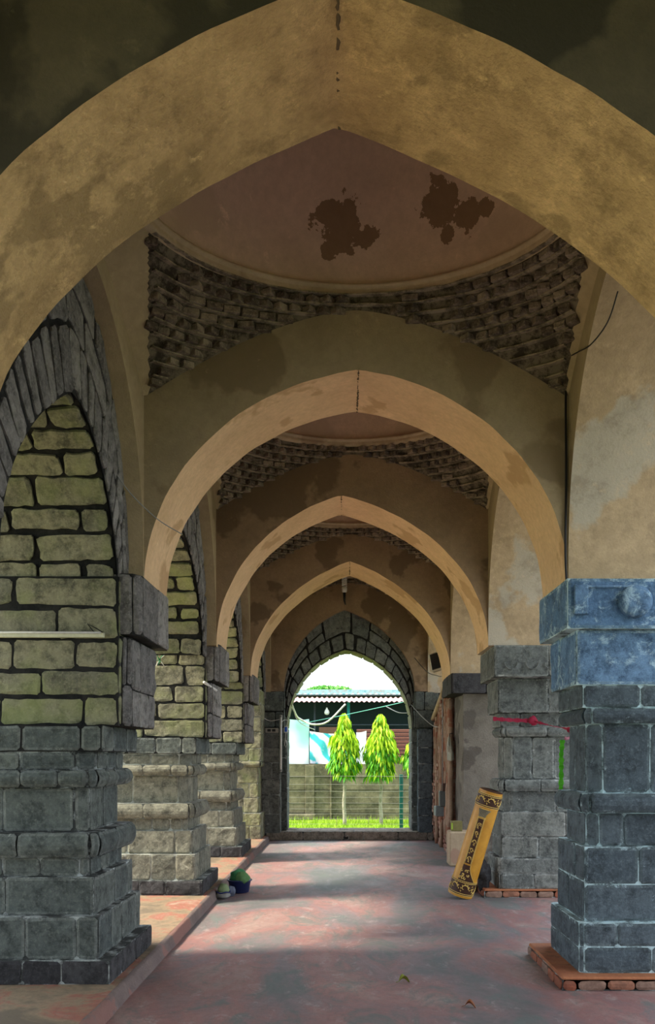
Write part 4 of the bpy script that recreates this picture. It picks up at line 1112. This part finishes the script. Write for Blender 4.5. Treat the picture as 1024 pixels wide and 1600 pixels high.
# ribbons
def ribbon(name, pts, w, mt, label, twist=0.0, cat='ribbon', group=None, par=None):
    B = MB(); pts = [Vector(p) for p in pts]; q = []
    for i in range(len(pts)-1):
        for k in range(8): q.append(pts[i].lerp(pts[i+1], k/8))
    q.append(pts[-1]); vs = []
    for i, p in enumerate(q):
        t = (q[min(i+1, len(q)-1)]-q[max(i-1, 0)]).normalized(); s_ = t.cross(Vector((0, -1, 0))); s_ = s_.normalized() if s_.length > .01 else Vector((1, 0, 0))
        s_ = Matrix.Rotation(twist*math.sin(i*.7), 3, t) @ s_; ww = w*(1+.25*math.sin(i*1.9)); vs += [p-s_*ww/2, p+s_*ww/2, p+s_*ww/2+Vector((0, .003, 0)), p-s_*ww/2+Vector((0, .003, 0))]
    fs = []
    for i in range(len(q)-1):
        for k in range(4): fs.append((4*i+k, 4*i+(k+1) % 4, 4*i+4+(k+1) % 4, 4*i+4+k))
    fs += [(3, 2, 1, 0), tuple(4*(len(q)-1)+k for k in range(4))]
    B.add(vs, fs, 0, False); o = B.build(name, mt, par)
    return o if par else tag(o, label, cat, group)
red = flat('crimson cloth', (.30, .012, .045), .7); lime = flat('lime cloth', (.12, .62, .02), .5)
root = empty('red_ribbon', (2.2, 10.8, 2.1), 'crimson ribbon knotted on the second right pier and stretched to the nearest', 'ribbon')
yk = 10.86
ribbon('band', [(1.79, yk, 2.165), (2.0, yk, 2.15), (2.26, yk, 2.14)], .045, red, '', .3, par=root)
ribbon('tail', [(2.26, yk, 2.14), (2.40, 10.6, 2.08), (2.32, 9.2, 1.98), (2.05, 8.0, 1.87), (1.85, 7.56, 1.86)], .03, red, '', .8, par=root)
lump((2.27, yk-.02, 2.14), (.05, .03, .05), 7, .4, 16).build('knot', red, root)
lump((2.33, 9.3, 1.985), (.035, .03, .03), 17, .4, 16).build('knot', red, root)
ribbon('green_ribbon', [(1.835, 7.57, 1.845), (1.832, 7.60, 1.72), (1.828, 7.58, 1.58), (1.822, 7.57, 1.415)], .038, lime, 'bright lime green ribbon hanging from the back edge of the nearest right pier', .35)
# cables on the right springing
cable('wall_cable', [P(966, 455, 5.5), P(950, 503, 5.62), P(924, 538, 6.0), P(905, 549, 6.35), P(886, 560, 6.72)], .005, bk, 'thin dark wire curving across the right side arch to the corner')
cable('wall_cable', [(1.672, 6.785, 4.75), (1.668, 6.78, 4.4), (1.672, 6.782, 3.8), (1.665, 6.78, 3.3), (1.672, 6.775, 3.03)], .009, bk, 'black cable running straight down the corner above the nearest right pier')
cable('wall_cable', [P(140, 640, 6.2), P(185, 745, 6.55), P(240, 806, 6.78), P(285, 835, 6.9)], .004, gy, 'hair thin wire slanting from the nearest left opening to the second arch')
# flood lamp under the fourth arch
root = empty('flood_lamp', P(686, 1033, 15.9), 'black glass flood lamp in a pale frame under the fourth arch', 'lamp')
c = P(686, 1033, 15.85); Rf = Matrix.Rotation(-.28, 3, 'Y') @ Matrix.Rotation(-.45, 3, 'Z') @ Matrix.Rotation(-.3, 3, 'X')
B = MB(); B.box(c, (.31, .09, .34), Rf, 0, .02); B.build('housing', flat('pale alloy', (.50, .47, .38), .5, .3), root)
B = MB(); B.box(c+Rf @ Vector((0, -.048, 0)), (.26, .012, .29), Rf, 0, .004); B.build('glass', flat('lamp glass', (.008, .012, .02), .15, spec=.6), root)
B = MB(); B.tube([c+Rf @ Vector((.1, .04, 0)), c+Rf @ Vector((.05, .12, -.05)), (1.72, 16.0, 3.3)], .012, 6); B.build('bracket', bk, root)
cable('wall_cable', [P(648, 1028, 18.2), P(668, 1050, 17.5), P(684, 1056, 16.2), (1.69, 15.8, 3.12)], .007, bk, 'black wire sagging to the flood lamp from the end wall')
# spiral bulb on the end wall
root = empty('spiral_bulb', (0, YE, 3.17+CH), 'white spiral bulb standing in a black holder above the gateway', 'lamp')
p = Vector((-.02, YE-.10, CH+3.20))
B = MB(); B.tube([p+Vector((.02, .09, -.06)), p+Vector((.01, .05, -.04)), p, p+Vector((0, 0, .18))], [.018, .014, .022, .034], 10); B.build('holder', bk, root)
B = MB(); B.lathe([(.034, .16), (.05, .18), (.055, .26), (.04, .28), (0, .28)], p, 16); B.build('ballast', wh, root)
B = MB(); B.tube([p+Vector((.045*math.cos(k*.55), .045*math.sin(k*.55), .29+.19*k/60)) for k in range(61)], .014, 7); B.build('spiral_tube', flat('white lamp glass', (.8, .8, .8), .3), root)
# tube light, switch board and gadget left of the gateway
root = empty('tube_light', (-1.31, 18.24, 2.0), 'upright white tube light on the left pilaster of the gateway', 'lamp')
B = MB(); B.box((-1.315, 18.265, 1.98), (.045, .035, 1.16), None, 0, .006); B.build('housing', wh, root)
B = MB(); B.tube([(-1.315, 18.235, 1.45), (-1.315, 18.235, 2.51)], .016, 10); B.build('tube', flat('milk tube', (.85, .86, .86), .3), root)
for z in (1.43, 2.53):
    B = MB(); B.box((-1.315, 18.24, z), (.04, .045, .04), None, 0, .005); B.build('end_cap', gy, root)
root = empty('switch_board', (-1.5, 18.25, 2.25), 'narrow grey switch board with two black sockets beside the tube light', 'switch board')
B = MB(); B.box((-1.50, 18.265, 2.245), (.27, .04, .095), None, 0, .008); B.build('plate', flat('board grey', (.36, .35, .32), .5), root)
for x in (-1.555, -1.46):
    B = MB(); B.box((x, 18.24, 2.245), (.07, .012, .05), None, 0, .004); B.build('socket', bk, root)
root = empty('charger', (-1.22, 18.3, 2.27), 'blue and white plug-in gadget with a looped white cord', 'charger')
B = MB(); B.box((-1.225, 18.44, 2.27), (.09, .05, .14), None, 0, .015); B.build('body', wh, root)
B = MB(); B.box((-1.225, 18.41, 2.27), (.05, .02, .10), None, 0, .006); B.build('blue_face', flat('blue face', (.01, .10, .6), .4), root)
B = MB(); B.tube([(-1.225, 18.42, 2.20), (-1.235, 18.40, 2.06), (-1.25, 18.40, 1.95), (-1.225, 18.40, 1.90), (-1.20, 18.40, 1.96), (-1.22, 18.40, 2.05)], .008, 6); B.build('cord', wh, root)
cable('wall_cable', [(-1.29, 18.30, 2.42), (-1.26, 18.38, 2.46), (-1.19, 18.42, 2.45), (-1.21, 18.42, 2.34)], .006, wh, 'thin white wire hooked from the tube light over the gadget')
cable('wall_cable', [(-1.72, 18.20, 2.55), (-1.6, 18.26, 2.46), (-1.5, 18.27, 2.44), (-1.34, 18.27, 2.47)], .006, wh, 'thin white wire on the dark blocks left of the tube light')
cable('white_hose', [P(458, 1104, 18.8), P(463, 1122, 18.9), P(475, 1133, 19.6), P(492, 1140, 21.5)], .008, wh, 'thin white wire drooping in the left of the gateway opening', 'cable')
# boxes on the broken brickwork
root = empty('meter_box', (1.74, 16.3, .8), 'grey metal switch box with a tall hood on the broken brickwork', 'box')
gb = flat('box grey', (.20, .24, .25), .5)
B = MB(); B.box((1.73, 16.35, .72), (.20, .34, .18), None, 0, .01); B.build('case', gb, root)
B = MB(); B.box((1.765, 16.2, .95), (.14, .18, .28), None, 0, .01); B.build('hood', flat('dark grey', (.13, .15, .15), .5), root)
B = MB(); B.box((1.80, 16.1, 1.16), (.13, .16, .14), None, 0, .01); B.build('rusty_top', flat('rust', (.10, .06, .05), .8), root)
B = MB(); B.tube([(1.74, 16.05, 1.2), (1.735, 16.0, 2.2), (1.74, 15.98, 2.9)], .012, 6); B.build('conduit', gy, root)
root = empty('cloth_bag', (1.74, 15.0, 1.9), 'limp grey white bag hanging on the brickwork by the third right pier', 'bag')
B = MB()
def bag(u, v):
    a = 2*PI*u; w = (.012+.085*math.sin(PI*min(1, v*.62))**.8 if v < .98 else .01); z = 2.05-.42*v
    k = 1+.25*noise.noise(Vector((math.cos(a)*1.5, math.sin(a)*1.5, v*2)))+.06*math.sin(a*5+v*3)
    return Vector((1.755+w*.6*k*math.cos(a)+.03*(v-.5), 15.05+w*k*math.sin(a)*1.3, z))
B.grid(bag, 24, 18, 0, True, flip=True); B.build('sack', plaster('bag cloth', (.42, .42, .36), (.32, .32, .27), (.22, .2, .16), .3, 6, .2), root)
B = MB(); B.tube([(1.755, 15.05, 2.04), (1.75, 15.04, 2.09), (1.80, 15.05, 2.10)], .008, 6); B.build('loop', bk, root)
o = MB(); o.box((1.86, 14.12, .27), (.48, .42, .54), None, 0, .02); o = o.build('plinth_block', plaster('cream render', (.48, .38, .26), (.40, .31, .21), (.36, .22, .16), .4, 2)); tag(o, 'cream rendered block standing at the foot of the third right pier', 'block')
root = empty('carton', (1.73, 14.1, .54), 'small olive carton with a lime label on the cream block', 'carton')
B = MB(); B.box((1.745, 14.08, .62), (.17, .14, .155), None, 0, .004); B.build('box', flat('olive card', (.20, .18, .07), .8), root)
B = MB(); B.box((1.668, 14.005, .62), (.022, .004, .10), None, 0); B.build('label', flat('lime label', (.35, .55, .05), .6), root)
# dark rubble by the second pier
root = empty('broken_stone', (1.55, 11.5, 0), 'black broken stone lump behind the foot of the yellow roll', 'stone')
lump((1.70, 11.05, .24), (.09, .10, .15), 31, .6, 24, 9).build('upper_lump', M['black_stone'], root)
lump((1.55, 11.35, .05), (.10, .12, .07), 33, .5, 24, 9).build('lower_lump', M['black_stone'], root)
# fallen leaves
def leaf(name, c, L, w, mt, rz, label):
    B = MB(); c = Vector(c); R = Matrix.Rotation(rz, 3, 'Z')
    def f(u, v):
        x = (u-.5)*L; ww = w*math.sin(PI*min(1, max(0, u*.94+.03)))**.8; y = (v-.5)*ww
        return c+R @ Vector((x, y, .012+.9*abs(v-.5)*ww+.02*math.sin(PI*u*1.3)))
    B.grid(f, 10, 6, 0, True); B.grid(lambda u, v: f(u, v)-Vector((0, 0, .002)), 10, 6, 0, True, flip=True)
    B.tube([f(0, .5), f(0, .5)-R @ Vector((L*.3, 0, .006))], .002, 5); o = B.build(name, mt); return tag(o, label, 'leaf', 'fallen leaves on the floor')
leaf('fallen_leaf', (.445, 6.76, 0), .085, .06, flat('olive leaf', (.22, .24, .03), .6), .3, 'olive green fallen leaf on the middle of the floor')
leaf('fallen_leaf', (.85, 6.08, 0), .075, .045, flat('brown leaf', (.28, .09, .03), .6), -.2, 'reddish brown curled leaf on the floor near the right pier')

far_leaves = grass_mat('garden leaves', (.08, .22, .02), (.20, .38, .04))  # foliage of an unseen tree added to keep sun off the near floor
root = empty('garden_tree', (-8.0, 3.2, -.1), 'broad garden tree outside the nearest left opening, out of the picture', 'tree')
B = MB(); B.tube([(-8.0, 3.2, -.2), (-7.9, 3.3, 3), (-7.8, 3.5, 6)], [.3, .22, .14], 10); B.build('trunk', M['bark'], root)
B = MB(); rnd = random.Random(77)
for k in range(5200):
    v = Vector((rnd.gauss(0, 1), rnd.gauss(0, 1), rnd.gauss(0, 1))).normalized()*rnd.uniform(.4, 1)**.5
    p = Vector((-7.8+v.x*2.6, 3.2+v.y*3.0, 7.0+v.z*2.6)); a = Vector((rnd.uniform(-1, 1), rnd.uniform(-1, 1), rnd.uniform(-1, 1))).normalized()*rnd.uniform(.12, .22); c_ = a.orthogonal()*.6
    B.add([p-a, p+c_, p+a, p-c_], [(0, 1, 2, 3)], 0)
B.build('crown', far_leaves, root)
